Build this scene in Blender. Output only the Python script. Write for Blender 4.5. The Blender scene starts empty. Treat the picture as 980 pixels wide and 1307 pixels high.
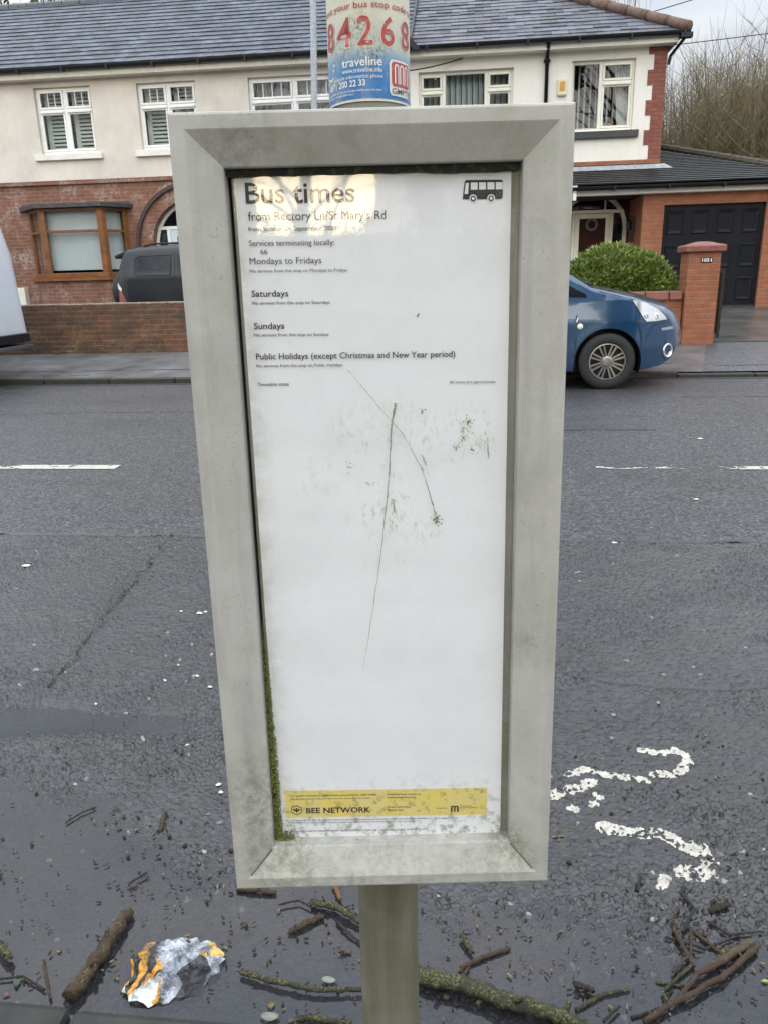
import bpy, bmesh, math, random
import numpy as np
from mathutils import Vector, Matrix, Euler
from math import radians as R, sin, cos, pi, sqrt
random.seed(7)
rng = np.random.default_rng(11)
S = bpy.context.scene
COL = S.collection

# ------------------------------------------------------------------ camera
YAW, PITCH, ROLL = R(6.6), R(17.1), R(1.5)
CAMZ = 1.30
fh = Vector((-sin(YAW), cos(YAW), 0)); rt = Vector((cos(YAW), sin(YAW), 0)); Z = Vector((0, 0, 1))
fw = fh*cos(PITCH) - Z*sin(PITCH); up = fh*sin(PITCH) + Z*cos(PITCH)
cx = rt*cos(ROLL) - up*sin(ROLL); cy = rt*sin(ROLL) + up*cos(ROLL)
cam = bpy.data.cameras.new('camera'); co = bpy.data.objects.new('camera', cam); COL.objects.link(co)
M = Matrix.Identity(4)
for i in range(3):
    M[i][0], M[i][1], M[i][2] = cx[i], cy[i], -fw[i]
M[2][3] = CAMZ
co.matrix_world = M
cam.sensor_fit = 'HORIZONTAL'; cam.sensor_width = 36.0; cam.lens = 36.0*982/980
cam.clip_start = 0.02; cam.clip_end = 2000
S.camera = co

# ------------------------------------------------------------------ world, sun, exposure
SUN_EL, SUN_AZ = R(9.3), R(180.0-1.5)
W = bpy.data.worlds.new('World'); S.world = W; W.use_nodes = True
nt = W.node_tree; nt.nodes.clear()
def wn(t, **k):
    n = nt.nodes.new(t)
    for a, b in k.items(): setattr(n, a, b)
    return n
sky = wn('ShaderNodeTexSky', sky_type='NISHITA', sun_disc=False, sun_elevation=SUN_EL, sun_rotation=SUN_AZ, air_density=1.0, dust_density=2.0, ozone_density=1.0)
hsv = wn('ShaderNodeHueSaturation'); hsv.inputs['Saturation'].default_value = 0.30; hsv.inputs['Value'].default_value = 1.0
tc = wn('ShaderNodeTexCoord'); mp = wn('ShaderNodeMapping'); mp.inputs['Scale'].default_value = (1.6, 1.6, 4.5)
nz = wn('ShaderNodeTexNoise'); nz.inputs['Scale'].default_value = 1.7; nz.inputs['Detail'].default_value = 7; nz.inputs['Roughness'].default_value = .55
rmp = wn('ShaderNodeValToRGB'); rmp.color_ramp.elements[0].position = .36; rmp.color_ramp.elements[1].position = .66
rmp.color_ramp.elements[0].color = (4.4, 5.0, 5.9, 1); rmp.color_ramp.elements[1].color = (8.2, 8.2, 8.3, 1)
mx = wn('ShaderNodeMix', data_type='RGBA'); mx.inputs[0].default_value = 0.72
bg = wn('ShaderNodeBackground'); bg.inputs['Strength'].default_value = 0.15
ow = wn('ShaderNodeOutputWorld')
L = nt.links.new
L(tc.outputs['Generated'], mp.inputs['Vector']); L(mp.outputs[0], nz.inputs['Vector']); L(nz.outputs['Fac'], rmp.inputs[0])
L(sky.outputs[0], hsv.inputs['Color']); L(hsv.outputs[0], mx.inputs[6]); L(rmp.outputs[0], mx.inputs[7])
sx = wn('ShaderNodeSeparateXYZ'); L(tc.outputs['Generated'], sx.inputs[0])
m1 = wn('ShaderNodeMapRange'); L(sx.outputs[1], m1.inputs[0]); m1.inputs[1].default_value = -1; m1.inputs[2].default_value = 1; m1.inputs[3].default_value = 1.35; m1.inputs[4].default_value = .60
m2 = wn('ShaderNodeMapRange'); L(sx.outputs[2], m2.inputs[0]); m2.inputs[1].default_value = 0; m2.inputs[2].default_value = 1; m2.inputs[3].default_value = .52; m2.inputs[4].default_value = 2.7
mm_ = wn('ShaderNodeMath', operation='MULTIPLY'); L(m1.outputs[0], mm_.inputs[0]); L(m2.outputs[0], mm_.inputs[1])
vs_ = wn('ShaderNodeVectorMath', operation='SCALE'); L(mx.outputs[2], vs_.inputs[0]); L(mm_.outputs[0], vs_.inputs[3])
L(vs_.outputs[0], bg.inputs['Color']); L(bg.outputs[0], ow.inputs['Surface'])
sl = bpy.data.lights.new('sun', 'SUN'); sl.energy = 0.5; sl.angle = R(10); sl.color = (1, .78, .42)
so = bpy.data.objects.new('sun', sl); COL.objects.link(so)
sd = Vector((sin(SUN_AZ)*cos(SUN_EL), cos(SUN_AZ)*cos(SUN_EL), sin(SUN_EL)))
so.rotation_euler = sd.to_track_quat('Z', 'Y').to_euler(); so.location = (0, -30, 20)
S.view_settings.view_transform = 'Standard'; S.view_settings.look = 'None'; S.view_settings.gamma = 1
S.view_settings.use_curve_mapping = False
S.view_settings.exposure = 0.62
S.cycles.use_denoising = True
S.cycles.max_bounces = 8; S.cycles.transparent_max_bounces = 12
S.cycles.sample_clamp_indirect = 6

# ------------------------------------------------------------------ helpers
class MB:
    def __init__(s): s.v = []; s.f = []; s.m = []; s.mi = 0
    def add(s, vs, fs):
        b = len(s.v); s.v += [tuple(p) for p in vs]
        for q in fs: s.f.append(tuple(b+i for i in q)); s.m.append(s.mi)
    def box(s, x0, x1, y0, y1, z0, z1):
        x0, x1 = min(x0, x1), max(x0, x1); y0, y1 = min(y0, y1), max(y0, y1); z0, z1 = min(z0, z1), max(z0, z1)
        s.add([(x0,y0,z0),(x1,y0,z0),(x1,y1,z0),(x0,y1,z0),(x0,y0,z1),(x1,y0,z1),(x1,y1,z1),(x0,y1,z1)],
              [(0,3,2,1),(4,5,6,7),(0,1,5,4),(1,2,6,5),(2,3,7,6),(3,0,4,7)])
    def hexa(s, p):   # 8 points: bottom 4 ccw, top 4
        s.add(p, [(0,3,2,1),(4,5,6,7),(0,1,5,4),(1,2,6,5),(2,3,7,6),(3,0,4,7)])
    def quad(s, a, b, c, d): s.add([a, b, c, d], [(0,1,2,3)])
    def bar(s, a, b, w, h):
        a = Vector(a); b = Vector(b); d = (b-a).normalized()
        u = d.cross(Vector((0,0,1)))
        if u.length < .01: u = Vector((1,0,0))
        u.normalize(); v = u.cross(d).normalized(); u *= w/2; v *= h/2
        s.hexa([a-u-v, a+u-v, b+u-v, b-u-v, a-u+v, a+u+v, b+u+v, b-u+v])
    def tube(s, pts, rad, n=8, cap=True):
        pts = [Vector(p) for p in pts]
        if not hasattr(rad, '__len__'): rad = [rad]*len(pts)
        ref = None; rings = []
        for i, p in enumerate(pts):
            d = (pts[min(i+1, len(pts)-1)] - pts[max(i-1, 0)]).normalized()
            if ref is None:
                ref = d.orthogonal().normalized()
            ref = (ref - d*ref.dot(d))
            if ref.length < 1e-4: ref = d.orthogonal()
            ref.normalize(); w = d.cross(ref)
            rings.append([p + (ref*cos(2*pi*k/n) + w*sin(2*pi*k/n))*rad[i] for k in range(n)])
        vs = [q for r in rings for q in r]; fs = []
        for i in range(len(pts)-1):
            for k in range(n):
                a = i*n+k; b = i*n+(k+1) % n
                fs.append((a, b, b+n, a+n))
        if cap:
            fs.append(tuple(range(n-1, -1, -1))); fs.append(tuple((len(pts)-1)*n+k for k in range(n)))
        s.add(vs, fs)
    def lathe(s, prof, axis_o, ax, n=32):  # prof list of (r, h) along axis
        ax = Vector(ax).normalized(); u = ax.orthogonal().normalized(); w = ax.cross(u); o = Vector(axis_o)
        vs = []; fs = []
        for r, h in prof:
            for k in range(n):
                t = 2*pi*k/n; vs.append(o + ax*h + (u*cos(t) + w*sin(t))*r)
        for i in range(len(prof)-1):
            for k in range(n):
                a = i*n+k; b = i*n+(k+1) % n
                fs.append((a, b, b+n, a+n))
        s.add(vs, fs)
    def prism(s, poly, y0, y1):  # poly in (x,z), extruded in y
        n = len(poly)
        vs = [(x, y0, z) for x, z in poly] + [(x, y1, z) for x, z in poly]
        s.add(vs, [tuple(range(n)), tuple(range(2*n-1, n-1, -1))] + [(i, i+n, (i+1) % n+n, (i+1) % n) for i in range(n)])
    def build(s, name, mat, parent=None, smooth=False, bevel=0, fix=True):
        me = bpy.data.meshes.new(name); me.from_pydata(s.v, [], s.f)
        mats = mat if isinstance(mat, (list, tuple)) else [mat]
        for m in mats: me.materials.append(m)
        if len(mats) > 1: me.polygons.foreach_set('material_index', s.m)
        if fix:
            bm = bmesh.new(); bm.from_mesh(me)
            bmesh.ops.recalc_face_normals(bm, faces=bm.faces); bm.to_mesh(me); bm.free()
        if smooth: me.polygons.foreach_set('use_smooth', [True]*len(me.polygons))
        o = bpy.data.objects.new(name, me); COL.objects.link(o)
        if parent: o.parent = parent
        if bevel:
            md = o.modifiers.new('b', 'BEVEL'); md.width = bevel; md.segments = 2; md.limit_method = 'ANGLE'; md.angle_limit = R(40)
        if smooth == 'auto' or bevel:
            pass
        me.update()
        return o
def npmesh(name, verts, faces, mat, parent=None, smooth=False):
    me = bpy.data.meshes.new(name)
    verts = np.asarray(verts, dtype=np.float32); faces = np.asarray(faces, dtype=np.int32)
    k = faces.shape[1]
    me.vertices.add(len(verts)); me.vertices.foreach_set('co', verts.ravel())
    me.loops.add(faces.size); me.loops.foreach_set('vertex_index', faces.ravel())
    me.polygons.add(len(faces)); me.polygons.foreach_set('loop_start', np.arange(0, faces.size, k, dtype=np.int32))
    me.polygons.foreach_set('loop_total', np.full(len(faces), k, dtype=np.int32))
    me.update(calc_edges=True)
    for m in (mat if isinstance(mat, (list, tuple)) else [mat]): me.materials.append(m)
    if smooth: me.polygons.foreach_set('use_smooth', [True]*len(faces))
    o = bpy.data.objects.new(name, me); COL.objects.link(o)
    if parent: o.parent = parent
    return o
def thing(name, label, cat, loc=(0,0,0), group=None, rot=(0,0,0)):
    o = bpy.data.objects.new(name, None); COL.objects.link(o); o.location = loc; o.rotation_euler = rot
    o.empty_display_size = .1
    return tag(o, label, cat, group)
def tag(o, label, cat, group=None, kind=None):
    o['label'] = label; o['category'] = cat
    if group: o['group'] = group
    if kind: o['kind'] = kind
    return o
def struct(o, label=None):
    o['kind'] = 'structure'
    if label: o['label'] = label
    return o
def dup(root, loc, rotz, label, group=None, scale=None):
    r = root.copy(); COL.objects.link(r); r.location = loc; r.rotation_euler = (0,0,rotz); r['label'] = label
    if group: r['group'] = group
    if scale: r.scale = scale
    for ch in list(root.children):
        c = ch.copy(); COL.objects.link(c); c.parent = r
        for g in list(ch.children):
            d = g.copy(); COL.objects.link(d); d.parent = c
    return r

# value noise in numpy
def vnoise(x, y, seed=0):
    xi = np.floor(x).astype(np.int64); yi = np.floor(y).astype(np.int64); fx = x-xi; fy = y-yi
    fx = fx*fx*(3-2*fx); fy = fy*fy*(3-2*fy)
    def h(a, b):
        n = (a*374761393 + b*668265263 + seed*1442695041) & 0xffffffff
        n = ((n ^ (n >> 13))*1274126177) & 0xffffffff
        return ((n ^ (n >> 16)) & 0xffff)/65535.0
    return (h(xi, yi)*(1-fx)+h(xi+1, yi)*fx)*(1-fy) + (h(xi, yi+1)*(1-fx)+h(xi+1, yi+1)*fx)*fy
def fbm(x, y, seed=0, oct=4):
    a = .5; t = 0; s = 0
    for i in range(oct):
        t = t + a*vnoise(x*2**i, y*2**i, seed+i*17); s += a; a *= .5
    return t/s
def worley(x, y, seed=0):
    xi = np.floor(x).astype(np.int64); yi = np.floor(y).astype(np.int64)
    best = np.full(x.shape, 9.0); sec = np.full(x.shape, 9.0); rid = np.zeros(x.shape); ox = np.zeros(x.shape); oy = np.zeros(x.shape)
    def h(a, b, k):
        n = (a*374761393 + b*668265263 + (seed+k)*1442695041) & 0xffffffff
        n = ((n ^ (n >> 13))*1274126177) & 0xffffffff
        return ((n ^ (n >> 16)) & 0xffff)/65535.0
    for dx in (-1, 0, 1):
        for dy in (-1, 0, 1):
            a = xi+dx; b = yi+dy
            px = a+.1+.8*h(a, b, 1); py = b+.1+.8*h(a, b, 2)
            # elongated chips: rotated anisotropic metric
            th = h(a, b, 3)*pi; an = 1+.7*h(a, b, 4)
            ux = (x-px)*np.cos(th)+(y-py)*np.sin(th); uy = -(x-px)*np.sin(th)+(y-py)*np.cos(th)
            d = np.sqrt(ux*ux/an + uy*uy*an)
            r = h(a, b, 5)
            nb = d < best
            sec = np.where(nb, best, np.minimum(sec, d)); rid = np.where(nb, r, rid); best = np.where(nb, d, best); ox = np.where(nb, x-px, ox); oy = np.where(nb, y-py, oy)
    return best, sec, rid, ox, oy

# ------------------------------------------------------------------ materials
class NT:
    def __init__(s, name):
        s.mat = bpy.data.materials.new(name); s.mat.use_nodes = True; s.t = s.mat.node_tree; s.t.nodes.clear()
        s.out = s.n('ShaderNodeOutputMaterial'); s._co = None
    def n(s, t, **k):
        x = s.t.nodes.new(t)
        for a, b in k.items(): setattr(x, a, b)
        return x
    def l(s, a, b): s.t.links.new(a, b)
    def co(s):
        if s._co is None: s._co = s.n('ShaderNodeTexCoord').outputs['Object']
        return s._co
    def setin(s, sock, v):
        if isinstance(v, bpy.types.NodeSocket): s.l(v, sock)
        elif isinstance(v, (tuple, list)) and len(v) == 3 and sock.type == 'RGBA': sock.default_value = (*v, 1)
        else: sock.default_value = v
    def noise(s, scale, detail=4, rough=.55, vec=None, stretch=None, dist=0):
        x = s.n('ShaderNodeTexNoise'); x.inputs['Scale'].default_value = scale; x.inputs['Detail'].default_value = detail
        x.inputs['Roughness'].default_value = rough; x.inputs['Distortion'].default_value = dist
        v = vec or s.co()
        if stretch:
            m = s.n('ShaderNodeMapping'); m.inputs['Scale'].default_value = stretch; s.l(v, m.inputs[0]); v = m.outputs[0]
        s.l(v, x.inputs['Vector']); return x.outputs['Fac']
    def vor(s, scale, feature='F1', out='Distance', vec=None):
        x = s.n('ShaderNodeTexVoronoi', feature=feature); x.inputs['Scale'].default_value = scale
        s.l(vec or s.co(), x.inputs['Vector']); return x.outputs[out]
    def math(s, op, a, b=0.0, clamp=False):
        x = s.n('ShaderNodeMath', operation=op, use_clamp=clamp); s.setin(x.inputs[0], a); s.setin(x.inputs[1], b); return x.outputs[0]
    def rng(s, v, a, b, c=0.0, d=1.0):
        x = s.n('ShaderNodeMapRange'); s.setin(x.inputs[0], v)
        for i, q in enumerate((a, b, c, d)): x.inputs[i+1].default_value = q
        return x.outputs[0]
    def mix(s, f, a, b, mode='MIX'):
        x = s.n('ShaderNodeMix', data_type='RGBA', blend_type=mode); s.setin(x.inputs[0], f); s.setin(x.inputs[6], a); s.setin(x.inputs[7], b); return x.outputs[2]
    def blob(s, c, r0, r1):     # 1 inside r0, 0 beyond r1
        x = s.n('ShaderNodeVectorMath', operation='DISTANCE'); s.l(s.co(), x.inputs[0]); x.inputs[1].default_value = c
        return s.rng(x.outputs['Value'], r0, r1, 1, 0)
    def xyz(s):
        x = s.n('ShaderNodeSeparateXYZ'); s.l(s.co(), x.inputs[0]); return x.outputs
    def schlick(s, f0=.04, normal=None):
        g = s.n('ShaderNodeNewGeometry'); d = s.n('ShaderNodeVectorMath', operation='DOT_PRODUCT'); s.l(g.outputs['Incoming'], d.inputs[0]); s.l(normal or g.outputs['Normal'], d.inputs[1])
        c = s.math('SUBTRACT', 1.0, s.math('ABSOLUTE', d.outputs['Value'])); return s.math('ADD', s.math('MULTIPLY', s.math('POWER', c, 5.0), 1-f0), f0)
    def bump(s, h, strength=.3, dist=.01):
        x = s.n('ShaderNodeBump'); x.inputs['Strength'].default_value = strength; x.inputs['Distance'].default_value = dist
        s.l(h, x.inputs['Height']); return x.outputs[0]
    def bsdf(s, color, rough=.5, metal=0, normal=None, spec=.5, coat=0, **k):
        
        b = s.n('ShaderNodeBsdfPrincipled'); s.setin(b.inputs['Base Color'], color); s.setin(b.inputs['Roughness'], rough)
        s.setin(b.inputs['Metallic'], metal); s.setin(b.inputs['Specular IOR Level'], spec); s.setin(b.inputs['Coat Weight'], coat)
        if not isinstance(coat, (int, float)) or coat: b.inputs['Coat Roughness'].default_value = .04
        if normal: s.l(normal, b.inputs['Normal'])
        for a, v in k.items(): s.setin(b.inputs[a.replace('_', ' ')], v)
        s.l(b.outputs[0], s.out.inputs[0]); return b
def plain(name, c, rough=.5, var=.12, scale=8, metal=0, spec=.5, coat=0, bump=.1, bscale=60):
    t = NT(name); n = t.noise(scale, 5)
    f = t.rng(n, .3, .7, 1-var, 1+var)
    x = t.n('ShaderNodeVectorMath', operation='SCALE'); x.inputs[0].default_value = c; t.l(f, x.inputs[3])
    t.bsdf(x.outputs[0], t.rng(t.noise(scale*1.7, 3), .3, .7, max(.02, rough-.08), min(1, rough+.08)), metal, t.bump(t.noise(bscale, 3), bump, .004) if bump else None, spec, coat)
    return t.mat
def brick(name, c1, c2, mortar, pale=0.0, palecol=(.5,.42,.36), w=.225, h=.075, msize=.009, dark=0.0):
    t = NT(name); x, y, z = t.xyz()
    u = t.math('ADD', x, y)
    cb = t.n('ShaderNodeCombineXYZ'); t.l(u, cb.inputs[0]); t.l(z, cb.inputs[1])
    b = t.n('ShaderNodeTexBrick'); t.l(cb.outputs[0], b.inputs['Vector'])
    b.inputs['Scale'].default_value = 1; b.inputs['Brick Width'].default_value = w; b.inputs['Row Height'].default_value = h
    b.inputs['Mortar Size'].default_value = msize; b.inputs['Mortar Smooth'].default_value = .25
    b.inputs['Color1'].default_value = (*c1, 1); b.inputs['Color2'].default_value = (*c2, 1); b.inputs['Mortar'].default_value = (*mortar, 1)
    c = b.outputs['Color']
    c = t.mix(t.rng(t.noise(9, 5), .35, .7, 0, .6), c, tuple(.55*q for q in c1))
    c = t.mix(t.rng(t.noise(60, 3), .45, .7, 0, .35), c, tuple(min(1, 1.5*q) for q in c2))
    if pale:
        p = t.math('MULTIPLY', t.rng(t.noise(2.2, 6, .7), .48, .66), t.rng(t.noise(23, 4, .7), .42, .6))
        c = t.mix(t.math('MULTIPLY', p, pale), c, palecol)
    if dark:
        p = t.rng(t.noise(2.6, 6, .7, stretch=(1, 1, 2.2)), .44, .64)
        c = t.mix(t.math('MULTIPLY', p, dark), c, (.035, .032, .022))
    hgt = t.math('ADD', t.math('MULTIPLY', b.outputs['Fac'], -1.0), t.math('MULTIPLY', t.noise(90, 3), .35))
    t.bsdf(c, t.rng(t.noise(5, 3), .3, .7, .55, .85), normal=t.bump(hgt, .6, .008))
    return t.mat
def glass(name, tint=(.95,.96,.95), refl=1.0, rough=0.0, dirt=0.0):
    t = NT(name)
    tr = t.n('ShaderNodeBsdfTransparent'); tr.inputs[0].default_value = (*tint, 1)
    gl = t.n('ShaderNodeBsdfGlossy'); gl.inputs['Roughness'].default_value = rough
    bu = t.bump(t.noise(1.3, 2), .04, .02); t.l(bu, gl.inputs['Normal'])
    ms = t.n('ShaderNodeMixShader'); t.l(t.math('MULTIPLY', t.schlick(.04), refl, True), ms.inputs[0]); t.l(tr.outputs[0], ms.inputs[1]); t.l(gl.outputs[0], ms.inputs[2])
    o = ms.outputs[0]
    if dirt:
        df = t.n('ShaderNodeBsdfDiffuse'); df.inputs[0].default_value = (.5, .52, .5, 1)
        m2 = t.n('ShaderNodeMixShader'); t.l(t.math('MULTIPLY', t.rng(t.noise(14, 5, .7), .4, .75), dirt), m2.inputs[0]); t.l(o, m2.inputs[1]); t.l(df.outputs[0], m2.inputs[2]); o = m2.outputs[0]
    t.l(o, t.out.inputs[0]); return t.mat

M_ = {}
M_['black'] = plain('black_ink', (.012,.012,.013), .55, bump=0)
M_['white_pvc'] = plain('white_upvc', (.80,.80,.76), .35, .05)
M_['cream_pvc'] = plain('cream_upvc', (.80,.77,.64), .35, .06)
M_['wood'] = plain('golden_oak', (.19,.075,.022), .4, .3, 5)
M_['black_plastic'] = plain('black_plastic', (.010,.011,.013), .42, .2, spec=.3)
M_['black_paint'] = plain('black_paint', (.008,.009,.013), .45, .2, 3, spec=.18)
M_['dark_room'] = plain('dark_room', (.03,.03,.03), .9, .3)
M_['blind'] = plain('blind_fabric', (.62,.64,.60), .8, .06)
M_['slats'] = plain('shutter_slat', (.62,.66,.58), .5, .05)
M_['curtain'] = plain('curtain', (.55,.56,.50), .9, .15, 12)
M_['winglass'] = glass('window_glass', (.78,.82,.82), 1.0); M_['bayglass'] = glass('bay_glass', (.95,.97,.97), .45)
M_['tyre'] = plain('tyre_rubber', (.018,.018,.018), .75, .2, 40)
M_['alloy'] = plain('alloy', (.27,.27,.28), .32, .08, 20, metal=.8)
M_['chrome'] = plain('chrome', (.75,.76,.78), .12, .03, metal=1)
M_['carglass'] = plain('car_glass', (.006,.007,.009), .04, .1, bump=0, spec=.5)
M_['lead'] = plain('lead_flashing', (.30,.31,.32), .5, .25, 12)
M_['terracotta'] = plain('ridge_clay', (.125,.075,.052), .7, .35, 9)
M_['coping'] = plain('coping_brick', (.21,.075,.055), .55, .25, 10)
M_['galv'] = plain('galvanised_steel', (.40,.42,.43), .45, .2, 30, metal=.35)
M_['iron'] = plain('wrought_iron', (.012,.012,.013), .4, .2)
M_['stone_sill'] = plain('painted_sill', (.72,.70,.63), .6, .08)
M_['dark_sill'] = plain('dark_sill', (.035,.038,.042), .4, .2)
M_['red_brick'] = brick('orange_brick', (.36,.122,.052), (.27,.085,.038), (.25,.15,.095), msize=.011)
M_['left_brick'] = brick('old_red_brick', (.25,.098,.052), (.16,.060,.035), (.22,.155,.115), pale=.8, msize=.011)
M_['garden_brick'] = brick('mossy_brick', (.165,.066,.030), (.095,.038,.022), (.16,.115,.07), dark=.8, pale=.55, palecol=(.30,.24,.13), msize=.012)
M_['quoin_brick'] = brick('quoin_brick', (.27,.085,.052), (.21,.066,.042), (.13,.055,.04), msize=.008)

def render_mat(name, c, c2, k):
    t = NT(name)
    col = t.mix(t.rng(t.noise(1.1, 6, .65), .35, .68, 0, k), c, c2)
    col = t.mix(t.rng(t.noise(9, 6, .7, stretch=(1,1,.3)), .52, .75, 0, .25), col, tuple(.7*q for q in c2))
    t.bsdf(col, .8, normal=t.bump(t.noise(120, 4), .25, .006)); return t.mat
M_['render_left'] = render_mat('weathered_render', (.70,.645,.56), (.50,.465,.41), .8)
M_['render_right'] = render_mat('cream_render', (.82,.775,.68), (.72,.68,.59), .5)

def tile_mat(name, c, sat, rough, sheen):
    t = NT(name); g = t.n('ShaderNodeNewGeometry')
    r = g.outputs['Random Per Island']
    col = t.mix(t.rng(r, 0, 1, 0, 1), tuple(c[i]*(1-sat) for i in range(3)), tuple(min(1, c[i]*(1+sat)) for i in range(3)))
    col = t.mix(t.rng(t.noise(2.2, 6, .75), .46, .70, 0, .75), col, sheen)
    col = t.mix(t.rng(t.noise(25, 4, .7), .6, .75, 0, .6), col, (.05,.055,.035))
    t.bsdf(col, t.rng(t.noise(6, 4), .35, .7, rough, rough+.22), normal=t.bump(t.noise(40, 4), .15, .01)); return t.mat
M_['conc_tile'] = tile_mat('concrete_tile', (.028,.035,.048), .28, .36, (.13,.16,.21))  # pale blue patches: wet-roof reflection painted into the tile colour
M_['slate'] = tile_mat('welsh_slate', (.080,.085,.105), .6, .42, (.15,.145,.14))
M_['leantile'] = tile_mat('lean_to_tile', (.012,.013,.014), .3, .38, (.03,.034,.024))

def asphalt(name, c=(.048,.049,.052), scale=75, rough=(.30,.6), bs=1.0, dist=.010, coat=1.0):
    t = NT(name)
    v = t.vor(scale); cc = t.vor(scale, out='Color')
    sep = t.n('ShaderNodeSeparateColor'); t.l(cc, sep.inputs[0])
    col = t.mix(t.rng(sep.outputs[0], 0, 1, 0, .8), tuple(.4*q for q in c), tuple(2.2*q for q in c))
    col = t.mix(t.rng(sep.outputs[1], .965, .975), col, (.16,.16,.155))
    big = t.noise(.9, 6, .65, stretch=(.5,1.3,1))
    col = t.mix(t.rng(big, .4, .65, 0, .55), col, tuple(.45*q for q in c))
    h = t.math('ADD', t.math('MULTIPLY', v, -1.0), t.math('MULTIPLY', t.noise(220, 3), .3))
    rg = t.math('ADD', t.rng(big, .38, .66, rough[1], rough[0]), t.rng(t.noise(45, 2), .3, .7, -.08, .08))
    t.bsdf(col, rg, normal=t.bump(h, bs, dist), spec=.5, coat=t.rng(sep.outputs[2], .1, .9, .15*coat, coat))
    b_ = [q for q in t.t.nodes if q.type == 'BSDF_PRINCIPLED'][0]; b_.inputs['Coat Roughness'].default_value = .46; b_.inputs['Coat IOR'].default_value = 1.75; t.l(t.bump(h, .34, dist*.6), b_.inputs['Coat Normal'])
    return t.mat
M_['road'] = asphalt('wet_asphalt', (.024,.025,.027))
M_['pave'] = asphalt('wet_footway', (.055,.058,.060), 110, (.2,.5), .3, .004)
M_['tarmac'] = asphalt('crossover_tarmac', (.042,.044,.050), 80, (.3,.6), .5, .006)
M_['kerb'] = plain('kerb_stone', (.026,.026,.022), .6, .35, 14, bump=.4, bscale=90)
M_['drive'] = plain('wet_drive', (.075,.070,.063), .32, .45, 1.6, bump=.3)
M_['flagstone'] = plain('wet_flags', (.115,.12,.122), .32, .38, 2.0, bump=.3)

def weathered(name, base, blobs, rough=.5, dots=.6, streak=.5, metal=0):
    """painted metal with algae and, on the tray, recess shade where the blobs are, specks and rain streaks"""
    t = NT(name)
    c = t.mix(t.rng(t.noise(22, 5, .6), .38, .66, 0, .5), base, tuple(.80*q for q in base))
    c = t.mix(t.math('MULTIPLY', t.rng(t.noise(60, 4, .6, stretch=(1,1,.12)), .5, .72), streak), c, tuple(.62*q for q in base))
    c = t.mix(t.rng(t.noise(9, 7, .75), .46, .72, 0, .42), c, (base[0]*.55, base[1]*.60, base[2]*.42))
    c = t.mix(t.rng(t.noise(70, 7, .8), .52, .74, 0, .30), c, (base[0]*.5, base[1]*.52, base[2]*.45))
    c = t.mix(t.math('MULTIPLY', t.math('MULTIPLY', t.rng(t.noise(520, 2), .66, .70), t.rng(t.noise(30, 3), .42, .6)), dots), c, (.075,.075,.06))
    for (p, r0, r1, colr, k) in blobs:
        m = t.math('MULTIPLY', t.blob(p, r0, r1), t.rng(t.noise(95, 7, .8), .42, .64))
        c = t.mix(t.math('MULTIPLY', m, k), c, colr)
    t.bsdf(c, rough, metal, t.bump(t.noise(300, 3), .12, .001)); return t.mat
# ------------------------------------------------------------------ lettering
def text_mesh(txt, bold=0.0, spacing=1.0):
    c = bpy.data.curves.new('lettering', 'FONT'); c.body = txt; c.size = 1; c.offset = bold; c.space_character = spacing; c.resolution_u = 3
    o = bpy.data.objects.new('lettering', c); COL.objects.link(o)
    me = bpy.data.meshes.new_from_object(o.evaluated_get(bpy.context.evaluated_depsgraph_get()))
    bpy.data.objects.remove(o); bpy.data.curves.remove(c)
    return me
_cap = None
def lettering(txt, x, base, width, cap, mat, parent, place, bold=0.0, name='lettering', rot=0.0):
    """letters fitted to a width and a capital height; place(u,v) gives the 3-D point"""
    global _cap
    if _cap is None:
        m0 = text_mesh('H'); _cap = max(v.co.y for v in m0.vertices); bpy.data.meshes.remove(m0)
    me = text_mesh(txt, bold)
    n = len(me.vertices); a = np.empty(n*3, dtype=np.float32); me.vertices.foreach_get('co', a); a = a.reshape(-1, 3)
    x0, x1 = a[:, 0].min(), a[:, 0].max()
    u = (a[:, 0]-x0)/(x1-x0)*width; v = a[:, 1]/_cap*cap
    uu = x + u*cos(rot) - v*sin(rot); vv = base + u*sin(rot) + v*cos(rot)
    for i in range(n): a[i] = place(float(uu[i]), float(vv[i]))
    me.vertices.foreach_set('co', a.ravel()); me.update()
    me.name = name; me.materials.clear(); me.materials.append(mat)
    o = bpy.data.objects.new(name, me); COL.objects.link(o); o.parent = parent
    return o
# ================================================================== SETTING
def sheet(name, pts, mat, label=None, sub=0):
    m = MB(); m.add(pts, [tuple(range(len(pts)))]); return struct(m.build(name, mat), label)
M_['soil'] = plain('soil', (.05,.045,.03), .9, .4, 3)
sheet('ground', [(-300,-300,-.30),(300,-300,-.30),(300,400,-.30),(-300,400,-.30)], M_['soil'])
sheet('road_bed', [(-60,.90,-.035),(60,.90,-.035),(60,3.9,-.035),(-60,3.9,-.035)], M_['road'])
sheet('road', [(-60,3.735,.004),(60,3.735,.004),(60,9.86,.004),(-60,9.86,.004)], M_['road'])
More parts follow.
